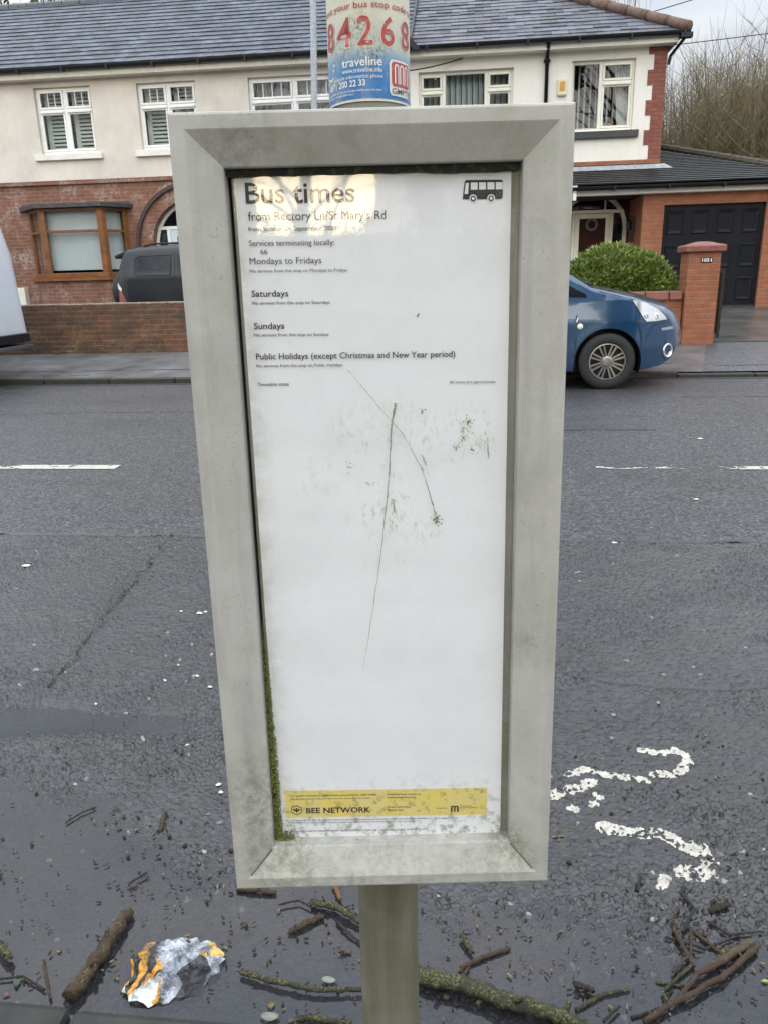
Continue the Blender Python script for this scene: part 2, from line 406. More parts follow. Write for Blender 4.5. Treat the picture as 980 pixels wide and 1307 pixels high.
# near gutter: every chip of the worn surface is modelled
PE = np.array([(-9,1.9),(-2,1.86),(-1.3,1.72),(-.93,1.655),(-.65,1.47),(-.3,1.42),(.2,1.365),(.64,1.385),(1.5,1.4),(9,1.4)])
def hfield(X, Y):
    ye = np.interp(X, PE[:,0], PE[:,1]) + .16*(fbm(X*5, Y*5, 5)-.5)
    base = np.clip((Y-ye)*.060, -.020, .0040)
    base += .0045*(fbm(X*2.2, Y*2.2, 9)-.5) + .003*(fbm(X*9, Y*9, 19)-.5)
    left = 1/(1+np.exp((X+.72+.15*np.sin(Y*4))*14))
    base -= .022*np.exp(-((Y-1.95-.02*np.sin(X*5+1))/(.070+.02*np.sin(X*7)))**2)*left
    base -= .0035*np.exp(-((Y-3.25)/.38)**2 - ((X+2.2)/.85)**2)          # shallow film, far left
    base -= .0035*np.exp(-((Y-2.75)/.25)**2)*(fbm(X*1.6, Y*3, 33))
    base += np.clip((Y-2.1)*.002, 0, .004)
    f1, f2, rid, ox, oy = worley(X/.0128+.25*vnoise(X*90, Y*90, 2), Y/.0128+.25*vnoise(X*90, Y*90, 6), 3)
    g1, g2, rid2, _, _ = worley(X/.0062, Y/.0062, 8)
    e1, e2, rid3, ox3, oy3 = worley(X/.021+.3*vnoise(X*70, Y*70, 12), Y/.021+.3*vnoise(X*70, Y*70, 16), 23)
    def chips(a, b, r, qx, qy, keep, hi, tilt, rad):
        ed = np.clip((b-a)/.14, 0, 1)*np.clip((rad*(.75+.5*((r*3.7) % 1))-a)/.11, 0, 1)
        return ed*(hi*(.45+.9*((r*7.31) % 1)) + qx*np.sin(r*91.7)*tilt + qy*np.cos(r*57.3)*tilt)*np.where(((r*13.7) % 1) > keep, 1, .12)
    loose = np.clip((fbm(X*3.2, Y*3.2, 41)-.34)*4, .35, 1.05)
    edge_chip = np.clip((f2-f1)/.14, 0, 1)
    h = base + loose*np.maximum(chips(f1, f2, rid, ox, oy, .30, .0052, .0062, .52), chips(e1, e2, rid3, ox3, oy3, .70, .0080, .0075, .46)) + .0018*np.clip((.55-g1)/.2, 0, 1)*np.where(rid2 > .35, 1, .2)
    # diagonal crack
    t = np.clip((3.75-Y)/(3.75-2.155), 0, 1.0); xc = -1.576+t*.173 + (.012*np.sin(t*9)+.02*np.sin(t*3.1))*t + .03*(vnoise(Y*14, Y*0, 3)-.5)
    wd = .007+.010*np.exp(-((t-.33)/.25)**2)
    crk = np.exp(-((X-xc)/wd)**2)*(Y > 2.1)*np.where(t < 1, 1, 0)
    wide = np.exp(-((X-xc+.02)/(.03+.11*np.exp(-((t-.36)/.28)**2)))**2)*(Y > 2.1)*np.where(t < 1, 1, 0)
    h += wide*(.004*edge_chip*1.0); h -= crk*.010*(.5+vnoise(X*60, Y*60, 4)); crk = np.clip(crk+wide*.45*np.clip(fbm(X*20, Y*20, 44)*2-.4, 0, 1), 0, 1)
    # lip towards the newer surfacing
    lip = np.exp(-((Y-3.722-.045*(fbm(X*5, Y*0, 12)-.5))/.013)**2)*np.clip(fbm(X*4, Y*0, 15)*3-.9, 0, 1); h -= lip*.016*np.clip(fbm(X*2.5, Y*0, 61)*2.6-.25, 0, 1)
    # second worn seam on the right
    s2 = np.exp(-((Y-2.32-.03*np.sin(X*6)-.05*(fbm(X*5, Y*0, 71)-.5))/.010)**2)*((X > .35) & (X < .95)); h -= s2*.007
    return h, rid, np.clip(crk+lip*.7+s2*.6, 0, 1), base
nx, ny = 1400, 760
ty = np.linspace(0, 1, ny); yy = .93 + 2.815*(np.exp(1.5*ty)-1)/(np.exp(1.5)-1)
lo = np.interp(yy, [.93, 3.75], [-1.5, -3.55]); hi = np.interp(yy, [.93, 3.75], [1.3, 2.75])
XX = lo[:,None] + (hi-lo)[:,None]*np.linspace(0,1,nx)[None,:]; YY = np.repeat(yy[:,None], nx, 1)
HH, RID, CRK, BASE = hfield(XX, YY)
PAINT = [([(0.485,1.93),(0.541,1.922),(0.577,1.94),(0.598,1.916),(0.6,1.88),(0.576,1.85),(0.549,1.825),(0.498,1.821)],0.0105),
 ([(0.27,1.804),(0.315,1.831),(0.363,1.811),(0.423,1.802),(0.471,1.792)],0.0095),
 ([(0.189,1.701),(0.218,1.716),(0.283,1.746),(0.327,1.772)],0.0125), ([(0.33,1.724),(0.336,1.715)],0.0091),
 ([(0.262,1.67),(0.269,1.665)],0.0099), ([(0.314,1.686),(0.32,1.684)],0.0089),
 ([(0.33,1.601),(0.392,1.589),(0.456,1.589),(0.503,1.561),(0.539,1.53),(0.552,1.502),(0.533,1.464),(0.479,1.465)],0.0145),
 ([(0.424,1.423),(0.438,1.447)],0.0086)]
def pdist(X, Y, pl):
    d = np.full(X.shape, 9.)
    for (a, b), (c, e) in zip(pl[:-1], pl[1:]):
        vx, vy = c-a, e-b; tt = np.clip(((X-a)*vx+(Y-b)*vy)/(vx*vx+vy*vy), 0, 1)
        d = np.minimum(d, np.hypot(X-a-tt*vx, Y-b-tt*vy))
    return d
PM = np.zeros(XX.shape, bool)
for pl, w in PAINT:
    d = pdist(XX, YY, pl)
    nn = .40*vnoise(XX*170, YY*170, 7)+.25*vnoise(XX*60, YY*60, 8)+.35*RID
    PM |= (d < w*(1.05+.8*vnoise(XX*70, YY*70, 2))) & (nn > .39)
V = np.stack([XX, YY, HH], -1).reshape(-1, 3)
ii, jj = np.meshgrid(np.arange(ny-1), np.arange(nx-1), indexing='ij')
q0 = (ii*nx+jj).ravel(); F = np.stack([q0, q0+1, q0+nx+1, q0+nx], -1)
t = NT('worn_asphalt')
at = t.n('ShaderNodeAttribute', attribute_name='chip'); sp = t.n('ShaderNodeSeparateColor'); t.l(at.outputs['Color'], sp.inputs[0])
c = t.mix(sp.outputs[0], (.005,.0055,.0065), (.036,.036,.036))
c = t.mix(t.rng(sp.outputs[0], .9955, .997), c, (.25,.24,.22))
c = t.mix(t.rng(t.noise(3.5, 6, .65), .5, .68, 0, .55), c, (.024,.019,.013))
c = t.mix(t.math('MULTIPLY', sp.outputs[1], .8), c, (.014,.012,.010))
t.bsdf(c, t.math('ADD', t.rng(t.noise(6, 4), .35, .65, .22, .42), t.math('MULTIPLY', sp.outputs[0], .12)), normal=t.bump(t.noise(420, 3), .35, .0015), spec=.5, coat=.7)
b_ = [q for q in t.t.nodes if q.type == 'BSDF_PRINCIPLED'][0]; b_.inputs['Coat Roughness'].default_value = .16; b_.inputs['Coat IOR'].default_value = 1.40
patch = npmesh('road_surface', V, F, t.mat, smooth=False); struct(patch, 'worn wet asphalt of the near traffic lane')
ca = patch.data.color_attributes.new('chip', 'FLOAT_COLOR', 'POINT')
buf = np.stack([RID, CRK, np.zeros_like(RID), np.ones_like(RID)], -1).astype(np.float32); ca.data.foreach_set('color', buf.ravel())
# remains of the painted lettering, worn off the chips
t = NT('worn_road_paint')
t.bsdf(t.mix(t.rng(t.noise(60, 5, .7), .4, .66), (.56,.54,.47), (.33,.31,.25)), .5, normal=t.bump(t.noise(300, 3), .3, .002)); M_['paint'] = t.mat
pf = PM.ravel(); keep = pf[F].sum(1) >= 3; ids = np.unique(F[keep]); remap = -np.ones(len(V), int); remap[ids] = np.arange(len(ids))
PV = V[ids].copy(); PV[:,2] += .0007 + .0005*vnoise(PV[:,0]*90, PV[:,1]*90, 6)
struct(npmesh('road_marking', PV, remap[F[keep]], M_['paint'], smooth=True), 'remains of white road lettering by the kerb')
# standing water
t = NT('puddle_water')
tr = t.n('ShaderNodeBsdfTransparent'); tr.inputs[0].default_value = (.80,.82,.84,1)
gl = t.n('ShaderNodeBsdfGlossy'); gl.inputs['Roughness'].default_value = .03
t.l(t.bump(t.noise(14, 3), .05, .01), gl.inputs['Normal'])
df = t.n('ShaderNodeBsdfDiffuse'); df.inputs[0].default_value = (.034,.032,.037,1)
m1 = t.n('ShaderNodeMixShader'); m1.inputs[0].default_value = .40; t.l(tr.outputs[0], m1.inputs[1]); t.l(df.outputs[0], m1.inputs[2])
m2 = t.n('ShaderNodeMixShader'); t.l(t.schlick(.065), m2.inputs[0]); t.l(m1.outputs[0], m2.inputs[1]); t.l(gl.outputs[0], m2.inputs[2]); t.l(m2.outputs[0], t.out.inputs[0])
sheet('puddle', [(-1.5,.93,.0004),(1.3,.93,.0004),(2.75,3.74,.0004),(-3.55,3.74,.0004)], t.mat, 'standing water in the gutter')

# centre line, worn
def worn_line(x0, x1, y0, y1, wear, seed, name='road_marking'):
    n = int((x1-x0)/.012); k = 9
    xs = np.linspace(x0, x1, n); ys = np.linspace(y0, y1, k); X, Y = np.meshgrid(xs, ys)
    F_ = []; vs = np.stack([X, Y, np.full(X.shape, .0075)], -1).reshape(-1, 3)
    nn = .6*fbm(X*16, Y*30, seed)+.4*fbm(X*2.0, Y*0, seed+5)
    for a in range(k-1):
        for b in range(n-1):
            if nn[a, b] > wear: F_.append((a*n+b, a*n+b+1, (a+1)*n+b+1, (a+1)*n+b))
    if F_: struct(npmesh(name, vs, F_, M_['paint']), 'worn white centre line dash')
worn_line(-5.2, -2.56, 5.18, 5.30, .36, 3)
worn_line(.86, 1.85, 5.205, 5.275, .55, 9); worn_line(1.78, 3.6, 5.20, 5.285, .42, 21)
M_['tar'] = plain('tar_seam', (.012,.012,.012), .5, .3)
m = MB()
for (xa, xb, y, w) in ((.55, 1.55, 6.55, .016), (-4.5, -2.0, 7.6, .01), (2.2, 3.5, 8.3, .012)):
    n = 40
    for i in range(n):
        a = xa+(xb-xa)*i/n; b = xa+(xb-xa)*(i+1)/n
        ya = y+.03*vnoise(np.array([a*3.]), np.array([0.]), 1)[0]; yb = y+.03*vnoise(np.array([b*3.]), np.array([0.]), 1)[0]
        if random.random() < .85: m.quad((a,ya,.0072),(b,yb,.0072),(b,yb+w,.0072),(a,ya+w,.0072))
for (xa, xb, y, w) in ((-14, 2.6, 10.42, .018), (-9, -5.2, 10.16, .012), (3.1, 4.6, 10.25, .02)):
    n = 60
    for i in range(n):
        a = xa+(xb-xa)*i/n; b = xa+(xb-xa)*(i+1)/n
        ya = y+.05*vnoise(np.array([a*2.]), np.array([0.]), 1)[0]; yb = y+.05*vnoise(np.array([b*2.]), np.array([0.]), 1)[0]; zq = lambda q: .06+(q-9.95)/1.65*.19+.003
        if random.random() < .8: m.quad((a,ya,zq(ya)),(b,yb,zq(yb)),(b,yb+w,zq(yb+w)),(a,ya+w,zq(ya+w)))
struct(m.build('road_seam', M_['tar']))
# near kerb and footway
m = MB(); x = -8.0
while x < 8: m.box(x+.004, x+.91, .80, .962+random.uniform(-.004,.004), -.03, .095); x += .915
struct(m.build('kerb', M_['kerb'], bevel=.014))
sheet('near_pavement', [(-60,-6,.13),(60,-6,.13),(60,.798,.09),(-60,.798,.09)], M_['pave'])
sheet('verge', [(-60,-60,.128),(60,-60,.128),(60,-5.9,.128),(-60,-5.9,.128)], M_['soil'])
# far kerb, footway, gardens
m = MB(); x = -24.0
while x < 20:
    low = .05 if x > 2.5 else .075
    m.box(x+.003, x+.91, 9.86, 9.985, -.05, low+random.uniform(-.004,.004)); x += .915
struct(m.build('kerb', M_['kerb'], bevel=.012))
m = MB(); m.box(-24, 20, 9.72, 9.858, -.02, .0085); struct(m.build('gutter_channel', M_['kerb']))
def zpav(y): return .06 + (y-9.95)/(11.6-9.95)*.19
sheet('pavement', [(-60,9.984,zpav(9.984)),(2.86,9.984,zpav(9.984)),(3.32,11.55,zpav(11.55)),(3.45,11.75,.262),(-60,11.75,.262)], M_['flagstone'])
sheet('pavement', [(2.86,9.984,zpav(9.984)),(60,9.984,zpav(9.984)),(60,11.75,.262),(3.45,11.75,.262),(3.32,11.55,zpav(11.55))], M_['tarmac'])
def zg(y): return .262 + (y-11.75)/(15.2-11.75)*.30
m = MB()
m.add([(-60,11.75,.262),(60,11.75,.262),(60,15.2,.562),(-60,15.2,.562),(60,40,.60),(-60,40,.60)], [(0,1,2,3),(3,2,4,5)])
struct(m.build('driveway', M_['drive']))
m = MB(); rr = random.Random(4)
for k in range(5):
    x0 = 3.45+rr.uniform(0,.3)
    m.box(3.42+.85*k, 3.42+.85*k+.012, 11.76, 15.1, .2, .264)
m = MB(); m.box(3.44, 9.0, 11.735, 11.77, .2, .272); struct(m.build('threshold_strip', plain('moss_joint', (.05,.06,.03), .9)))
# weeds along the wall foot
# ================================================================== HOUSES
FY = 17.0
def facade(m, x0, x1, z0, z1, y, d, holes):
    xs = sorted({x0, x1, *[h[0] for h in holes], *[h[1] for h in holes]}); zs = sorted({z0, z1, *[h[2] for h in holes], *[h[3] for h in holes]})
    xs = [x for x in xs if x0 <= x <= x1]; zs = [z for z in zs if z0 <= z <= z1]
    for a, b in zip(xs[:-1], xs[1:]):
        for c, e in zip(zs[:-1], zs[1:]):
            mx_, mz = (a+b)/2, (c+e)/2
            if any(h[0] < mx_ < h[1] and h[2] < mz < h[3] for h in holes): continue
            m.quad((a,y,c),(b,y,c),(b,y,e),(a,y,e))
    for (a, b, c, e) in holes:
        c2 = max(c, z0); e2 = min(e, z1)
        m.quad((a,y,c2),(a,y+d,c2),(a,y+d,e2),(a,y,e2)); m.quad((b,y,c2),(b,y,e2),(b,y+d,e2),(b,y+d,c2))
        if e <= z1: m.quad((a,y,e2),(b,y,e2),(b,y+d,e2),(a,y+d,e2))
        if c >= z0: m.quad((a,y,c2),(a,y+d,c2),(b,y+d,c2),(b,y,c2))
def window(house, x0, x1, z0, z1, y, cols, mat, sill=None, label=None, fwid=.062, back='slats', bars=False, sillmat=None, sw=.25):
    """cols: list of (fraction, transom fraction or None, glazing bars)"""
    m = MB(); pn = MB(); bl = MB(); d0, d1 = y+.085, y+.15
    F_ = fwid
    m.box(x0, x1, d0, d1, z0, z0+F_); m.box(x0, x1, d0, d1, z1-F_*.8, z1); m.box(x0, x0+F_*.75, d0, d1, z0+F_, z1-F_*.8); m.box(x1-F_*.75, x1, d0, d1, z0+F_, z1-F_*.8)
    tot = sum(c[0] for c in cols); x = x0
    for k, (fr, tf, nb, sash) in enumerate(cols):
        xa, xb = x, x+(x1-x0)*fr/tot; x = xb
        if k: m.box(xa-.028, xa+.028, d0-.004, d1, z0+F_, z1-F_*.8)
        cells = [(z0+F_, z1-F_*.8)]
        ia, ib = xa+(.028 if k else F_*.75), xb-(.028 if k < len(cols)-1 else F_*.75)
        if tf:
            zt = z0+(z1-z0)*tf; m.box(ia, ib, d0-.006, d1, zt-.03, zt+.03); cells = [(z0+F_, zt-.03), (zt+.03, z1-F_*.8)]
        for q, (ca, cb) in enumerate(cells):
            s = .045 if sash else .012
            # casement frame, standing proud
            yy0 = d0-.02 if sash and q == 1 else d0-.008
            m.box(ia+.003, ib-.003, yy0, d0+.03, ca+.003, ca+s); m.box(ia+.003, ib-.003, yy0, d0+.03, cb-s, cb-.003)
            m.box(ia+.003, ia+s, yy0, d0+.03, ca+s, cb-s); m.box(ib-s, ib-.003, yy0, d0+.03, ca+s, cb-s)
            pn.quad((ia+s,d0+.02,ca+s),(ib-s,d0+.02,ca+s),(ib-s,d0+.02,cb-s),(ia+s,d0+.02,cb-s))
            if nb and (q == 1 or not tf):
                for j in range(1, nb+1):
                    xx = ia+s+(ib-ia-2*s)*j/(nb+1); m.box(xx-.009, xx+.009, d0+.008, d0+.032, ca+s, cb-s)
        if tf and sash:      # drip bar with rounded ends below the top light
            zt = z0+(z1-z0)*tf; m.box(ia+.02, ib-.02, d0-.045, d0-.0065, zt-.045, zt-.005)
    w = m.build('window', mat, house, bevel=.006)
    if label: w['label'] = label
    pn.build('pane', M_['winglass'], w)
    yb = y+.30
    if back == 'slats':
        x = x0
        for fr, tf, nb, sash in cols:
            xa, xb = x+.05, x+(x1-x0)*fr/tot-.05; x += (x1-x0)*fr/tot
            bl.box(xa, xa+.10, yb, yb+.03, z0, z1); bl.box(xb-.05, xb, yb, yb+.03, z0, z1)
            z = z0+.05
            while z < z1-.05:
                op = random.Random(int(x*10)).choice((.020, .030, .026))
                bl.hexa([(xa+.1,yb-.012,z),(xb-.05,yb-.012,z),(xb-.05,yb+.03,z+.045),(xa+.1,yb+.03,z+.045),(xa+.1,yb-.018,z+.008),(xb-.05,yb-.018,z+.008),(xb-.05,yb+.024,z+.053),(xa+.1,yb+.024,z+.053)])
                z += .075
        bl.build('shutter', M_['slats'], w)
    elif back == 'vertical':
        xx = x0+.06
        rr = random.Random(2)
        while xx < x1-.06:
            wv = .045
            bl.hexa([(xx,yb,z0),(xx+wv*sw,yb+.075,z0),(xx+wv*sw+.004,yb+.075,z0),(xx+.004,yb,z0),(xx,yb,z1),(xx+wv*sw,yb+.075,z1),(xx+wv*sw+.004,yb+.075,z1),(xx+.003,yb,z1)]); xx += .112
        bl.build('vertical_blind', M_['blind'], w)
    elif back == 'net':
        n = 60; vs = []; fs = []
        for i in range(n+1):
            xx = x0+(x1-x0)*i/n; yy_ = yb+.02*sin(i*1.9)+.012*sin(i*.7)
            vs += [(xx, yy_, z0), (xx, yy_, z1-.02)]
        for i in range(n): fs.append((2*i, 2*i+2, 2*i+3, 2*i+1))
        bl.add(vs, fs); bl.build('net_curtain', M_['net'], w)
    elif back == 'blind':
        bl.box(x0+.03, x1-.03, yb-.06, yb-.056, z0+(z1-z0)*.06, z1); bl.build('roller_blind', M_['blind'], w)
    if sill:
        s = MB(); s.box(x0-.14, x1+.12, y-.075, y+.08, z0-sill, z0-.001); s.build('sill', sillmat or M_['stone_sill'], w, bevel=.008)
    return w
t = NT('net_curtain')
a = t.n('ShaderNodeBsdfTransparent'); b = t.n('ShaderNodeBsdfDiffuse'); b.inputs[0].default_value = (.55,.57,.55,1)
mm = t.n('ShaderNodeMixShader'); t.l(t.rng(t.noise(30, 3, stretch=(1,1,.2)), .3, .7, .45, .85), mm.inputs[0]); t.l(a.outputs[0], mm.inputs[1]); t.l(b.outputs[0], mm.inputs[2]); t.l(mm.outputs[0], t.out.inputs[0]); M_['net'] = t.mat

def tiled_plane(m, O, ux, uy, nrm, wid, hei, tw, course, thick, inside, jitter, stag, rr):
    """overlapping tiles: O lower-left corner, ux across, uy up the slope; inside(u,v) clips"""
    O, ux, uy, nrm = Vector(O), Vector(ux), Vector(uy), Vector(nrm)
    nr = int(hei/course)+1
    for r in range(nr):
        v0 = r*course; off = (stag*(r % 2))*tw
        for c_ in range(int(wid/tw)+2):
            u0 = c_*tw-off; u1 = u0+tw-.004
            um = (u0+u1)/2
            lo, hi = inside(v0+course*.5)
            u0, u1 = max(u0, lo), min(u1, hi)
            if u1-u0 < .02: continue
            j = rr.uniform(-jitter, jitter); k = rr.uniform(-jitter, jitter)
            t0 = thick+abs(j); v1 = v0+course+.03; vv0 = v0-.004*rr.random()+j
            P = lambda u, v, h: O+ux*u+uy*v+nrm*h
            m.hexa([P(u0,vv0,.0+thick*.2), P(u1,vv0+k,.0+thick*.2), P(u1,v1,0), P(u0,v1,0), P(u0,vv0,t0+thick*.2), P(u1,vv0+k,t0+thick*.2), P(u1,v1,thick*.4), P(u0,v1,thick*.4)])
# ---------------------------------------------------------------- left house
SL = (7.74-5.47)/(20.5-16.72); sn = Vector((0, 1, SL)).normalized(); nn_ = Vector((0, -SL, 1)).normalized()
HL = thing('semi_detached_house', 'house with weathered grey-beige render above old red brick and a smooth dark tiled roof', 'house', (-6.6, FY, .56))
def inh(o, e): o.parent = e; o.matrix_parent_inverse = Matrix.Translation(-e.location); return o
_MB = MB
class HB(MB):
    def build(s, name, mat, parent=None, **k):
        o = _MB.build(s, name, mat, None, **k)
        if parent:
            r = parent
            o.parent = r
            if r.parent is None: o.matrix_parent_inverse = Matrix.Translation(-r.location)
        return o
MB = HB
X0, X1 = -15.0, -1.24
winL = [(-9.08,-7.84,3.93,5.205),(-6.85,-5.60,3.93,5.19),(-4.50,-1.72,3.93,5.18),(-12.6,-11.2,3.93,5.2)]
m = MB(); facade(m, X0, X1, 3.40, 5.42, FY, .3, winL); m.quad((X0,FY,3.4),(X0,FY+7.5,3.4),(X0,FY+7.5,5.42),(X0,FY,5.42)); m.build('upper_wall', M_['render_left'], HL)
archL = (-6.86, -5.0, .3, 2.95); bayH = (-9.4, -7.5, 1.42, 2.80)
m = MB(); facade(m, X0, X1, .2, 3.40, FY+.02, .35, [archL, bayH, (-4.2,-2.2,1.4,2.75)])
ac, asz, ar = -5.93, 2.02, .93
for i in range(32):
    xa = ac-ar+2*ar*i/32; xb = ac-ar+2*ar*(i+1)/32
    za = asz+sqrt(max(0, ar*ar-(xa-ac)**2)); zb = asz+sqrt(max(0, ar*ar-(xb-ac)**2))
    m.quad((xa,FY+.0205,za),(xb,FY+.0205,zb),(xb,FY+.0205,2.951),(xa,FY+.0205,2.951)); m.quad((xa,FY+.0205,za),(xa,FY+.37,za),(xb,FY+.37,zb),(xb,FY+.0205,zb))
m.quad((X0,FY+.02,.2),(X0,FY+7.5,.2),(X0,FY+7.5,3.4),(X0,FY+.02,3.4))
m.build('lower_wall', M_['left_brick'], HL)
m = MB(); m.box(X0, X1, FY-.035, FY+.018, 3.335, 3.415); m.build('string_course', M_['left_brick'], HL)
m = MB(); n = 40                                   # brick hood over the arch
for i in range(n):
    a, b = pi*i/n, pi*(i+1)/n; r0, r1 = 1.20, 1.275
    p = lambda r, t, y: (ac-r*cos(t), y, asz+r*sin(t))
    m.hexa([p(r0,a,FY-.05),p(r0,b,FY-.05),p(r0,b,FY+.019),p(r0,a,FY+.019),p(r1,a,FY-.05),p(r1,b,FY-.05),p(r1,b,FY+.019),p(r1,a,FY+.019)])
m.box(ac-1.34, ac-1.19, FY-.07, FY+.018, asz-.10, asz-.002); m.box(ac+1.19, ac+1.34, FY-.07, FY+.018, asz-.10, asz-.002)
m.build('arch_hood', plain('dark_brick', (.055,.038,.03), .7, .3, 20), HL)
m = MB(); yb = FY+.22                              # entrance screen
for i in range(40):
    a, b = pi*i/40, pi*(i+1)/40
    p = lambda r, t, y: (ac-r*cos(t), y, asz+r*sin(t))
    m.hexa([p(.86,a,yb),p(.86,b,yb),p(.86,b,yb+.08),p(.86,a,yb+.08),p(.928,a,yb),p(.928,b,yb),p(.928,b,yb+.08),p(.928,a,yb+.08)])
m.box(ac-.928, ac-.86, yb, yb+.08, .5, asz); m.box(ac+.86, ac+.928, yb, yb+.08, .5, asz)
m.box(ac-.859, ac+.859, yb-.003, yb+.08, 2.37, 2.44)
for xx in (-.62, .62): m.box(ac+xx-.035, ac+xx+.035, yb-.002, yb+.08, .5, 2.369)
e = m.build('entrance_screen', M_['white_pvc'], HL, bevel=.006)
m = MB(); m.box(ac-.92, ac+.92, yb+.05, yb+.056, .5, 2.37); m.prism([(ac-.86*cos(pi*i/24), 2.44+(asz+.86*sin(pi*i/24)-2.44 if asz+.86*sin(pi*i/24) > 2.44 else 0)) for i in range(25) if asz+.86*sin(pi*i/24) > 2.43], yb+.05, yb+.056); m.build('pane', M_['carglass'], e)
m = MB(); dx0, dx1 = ac-.58, ac+.58
m.box(dx0, dx0+.14, yb+.0, yb+.048, .52, 2.36); m.box(dx1-.14, dx1, yb, yb+.048, .52, 2.36); m.box(dx0+.14, dx1-.14, yb, yb+.048, 2.22, 2.36); m.box(dx0+.14, dx1-.14, yb, yb+.048, .52, 1.1); m.box(ac-.06, ac+.06, yb, yb+.048, 1.1, 2.22)
d = m.build('front_door', plain('pale_blue_door', (.55,.66,.67), .35, .05), HL, bevel=.006); d['label'] = 'pale door under the arch'
# windows
W1c = [(1,.66,2,True),(1,.66,2,True)]
window(HL, *winL[0], FY, W1c, M_['white_pvc'], .12, back='slats'); window(HL, *winL[1], FY, W1c, M_['white_pvc'], .12, back='slats')
window(HL, *winL[2], FY, [(1,.66,3,True),(1,.66,3,True),(1,.66,3,True)], M_['white_pvc'], .12, back='net'); window(HL, *winL[3], FY, W1c, M_['white_pvc'], .12, back='slats')
window(HL, -4.2,-2.2,1.4,2.75, FY, W1c, M_['white_pvc'], .1, back='net')
# bay window
bay = [(-9.33,FY-.0),(-8.98,FY-.60),(-7.62,FY-.60),(-7.02,FY-.0)]
m = MB(); P = [(-9.62,FY+.02),(-9.03,FY-.58),(-7.66,FY-.58),(-7.36,FY+.02)]
m.add([(x,y,.2) for x,y in P]+[(x,y,1.42) for x,y in P], [(0,1,5,4),(1,2,6,5),(2,3,7,6)]); m.build('bay_wall', M_['left_brick'], HL)
m = MB(); pn = MB(); bl = MB()
def seg(a, b, posts):
    a = Vector((*a, 0)); b = Vector((*b, 0)); d = (b-a).normalized(); nrm = Vector((d.y, -d.x, 0)); ln = (b-a).length
    def bx(u0, u1, z0, z1, n0=0.0, n1=.07, mb=m):
        q = lambda u, n, z: a+d*u-nrm*n+Vector((0,0,z))
        mb.hexa([q(u0,n0,z0),q(u1,n0,z0),q(u1,n1,z0),q(u0,n1,z0),q(u0,n0,z1),q(u1,n0,z1),q(u1,n1,z1),q(u0,n1,z1)])
    bx(0, ln, 1.425, 1.52); bx(0, ln, 2.76, 2.82)
    for u0, u1 in posts: bx(u0, u1, 1.52, 2.76)
    for (p0, p1), (q0, q1) in zip(posts[:-1], posts[1:]): bx(p1, q0, 2.33, 2.385, .002, .068); 
    bx(.02, ln-.02, 1.5, 2.78, .035, .041, pn); bx(.05, ln-.05, 1.575, 2.78, .16, .164, bl)
seg(P[0], P[1], [(0,.09),(.74,.845)]); ln1 = 1.36
seg(P[1], P[2], [(0,.11),(1.25,1.37)]); seg(P[2], P[3], [(0,.11),(.57,.67)])
bw = m.build('bay_window', M_['wood'], HL, bevel=.008); bw['label'] = 'brown wooden bay window with white roller blinds'
pn.build('pane', M_['bayglass'], bw); bl.build('roller_blind', plain('grey_blind', (.50,.52,.50), .8, .04), bw)
m = MB(); Q = [(-9.72,FY+.02),(-9.07,FY-.65),(-7.62,FY-.65),(-7.26,FY+.02)]
m.add([(x,y,1.36) for x,y in Q]+[(x,y,1.424) for x,y in Q], [(0,1,5,4),(1,2,6,5),(2,3,7,6),(4,5,6,7),(3,2,1,0)]); m.build('sill', M_['wood'], bw)
m = MB(); Q2 = [(-9.80,FY+.02),(-9.09,FY-.70),(-7.60,FY-.70),(-7.20,FY+.02)]
m.add([(x,y,2.822) for x,y in Q2]+[(x,y,2.90) for x,y in Q2]+[(Q2[0][0]+.1,FY+.02,2.96),(Q2[3][0]-.1,FY+.02,2.96)], [(0,1,5,4),(1,2,6,5),(2,3,7,6),(3,2,1,0),(4,5,8),(5,6,9,8),(6,7,9)]); m.build('bay_roof', plain('bay_lead', (.05,.052,.055), .45, .3, 9), HL)
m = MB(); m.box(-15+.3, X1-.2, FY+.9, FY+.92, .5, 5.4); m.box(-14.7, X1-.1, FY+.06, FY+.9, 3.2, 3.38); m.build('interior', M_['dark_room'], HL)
# roof
rr = random.Random(5)
m = MB(); tiled_plane(m, (X0-.3, 16.70, 5.50), (1,0,0), sn, nn_, X1-X0+.34, 4.45, .30, .262, .022, lambda v: (0, X1-X0+.34), .003, .5, rr)
m.quad((X0-.3,16.72,5.47),(X1+.02,16.72,5.47),(X1+.02,20.5,7.72),(X0-.3,20.5,7.72)); m.quad((X0-.3,24.3,5.47),(X1,24.3,5.47),(X1,20.5,7.72),(X0-.3,20.5,7.72))
rf = m.build('roof', M_['conc_tile'], HL)
m = MB()
for i in range(31): m.tube([(X0-.3+.455*i,20.48,7.755),(X0-.3+.455*i+.44,20.48,7.755)], .10, 10)
m.build('ridge_tile', plain('ridge_dark', (.05,.055,.065), .45, .3, 8), rf)
def half_gutter(m, x0, x1, y, z, r=.062):
    n = 8; vs = []; fs = []
    for k in range(n+1):
        a = pi+pi*k/n; vs += [(x0, y+r*cos(a), z+r*sin(a)), (x1, y+r*cos(a), z+r*sin(a))]
    for k in range(n): fs.append((2*k, 2*k+1, 2*k+3, 2*k+2))
    m.add(vs, fs)
    m.box(x0, x1, y-r-.004, y-r+.004, z-.004, z+.006); m.box(x0, x1, y-r+.004, y+r, z-.02, z-.015)
    x = x0+.3
    while x < x1: m.box(x, x+.035, y-r-.006, y+r+.02, z-r-.006, z+.004); x += .95
m = MB(); half_gutter(m, X0-.2, X1-.02, 16.70, 5.485); m.build('gutter', M_['black_plastic'], HL)
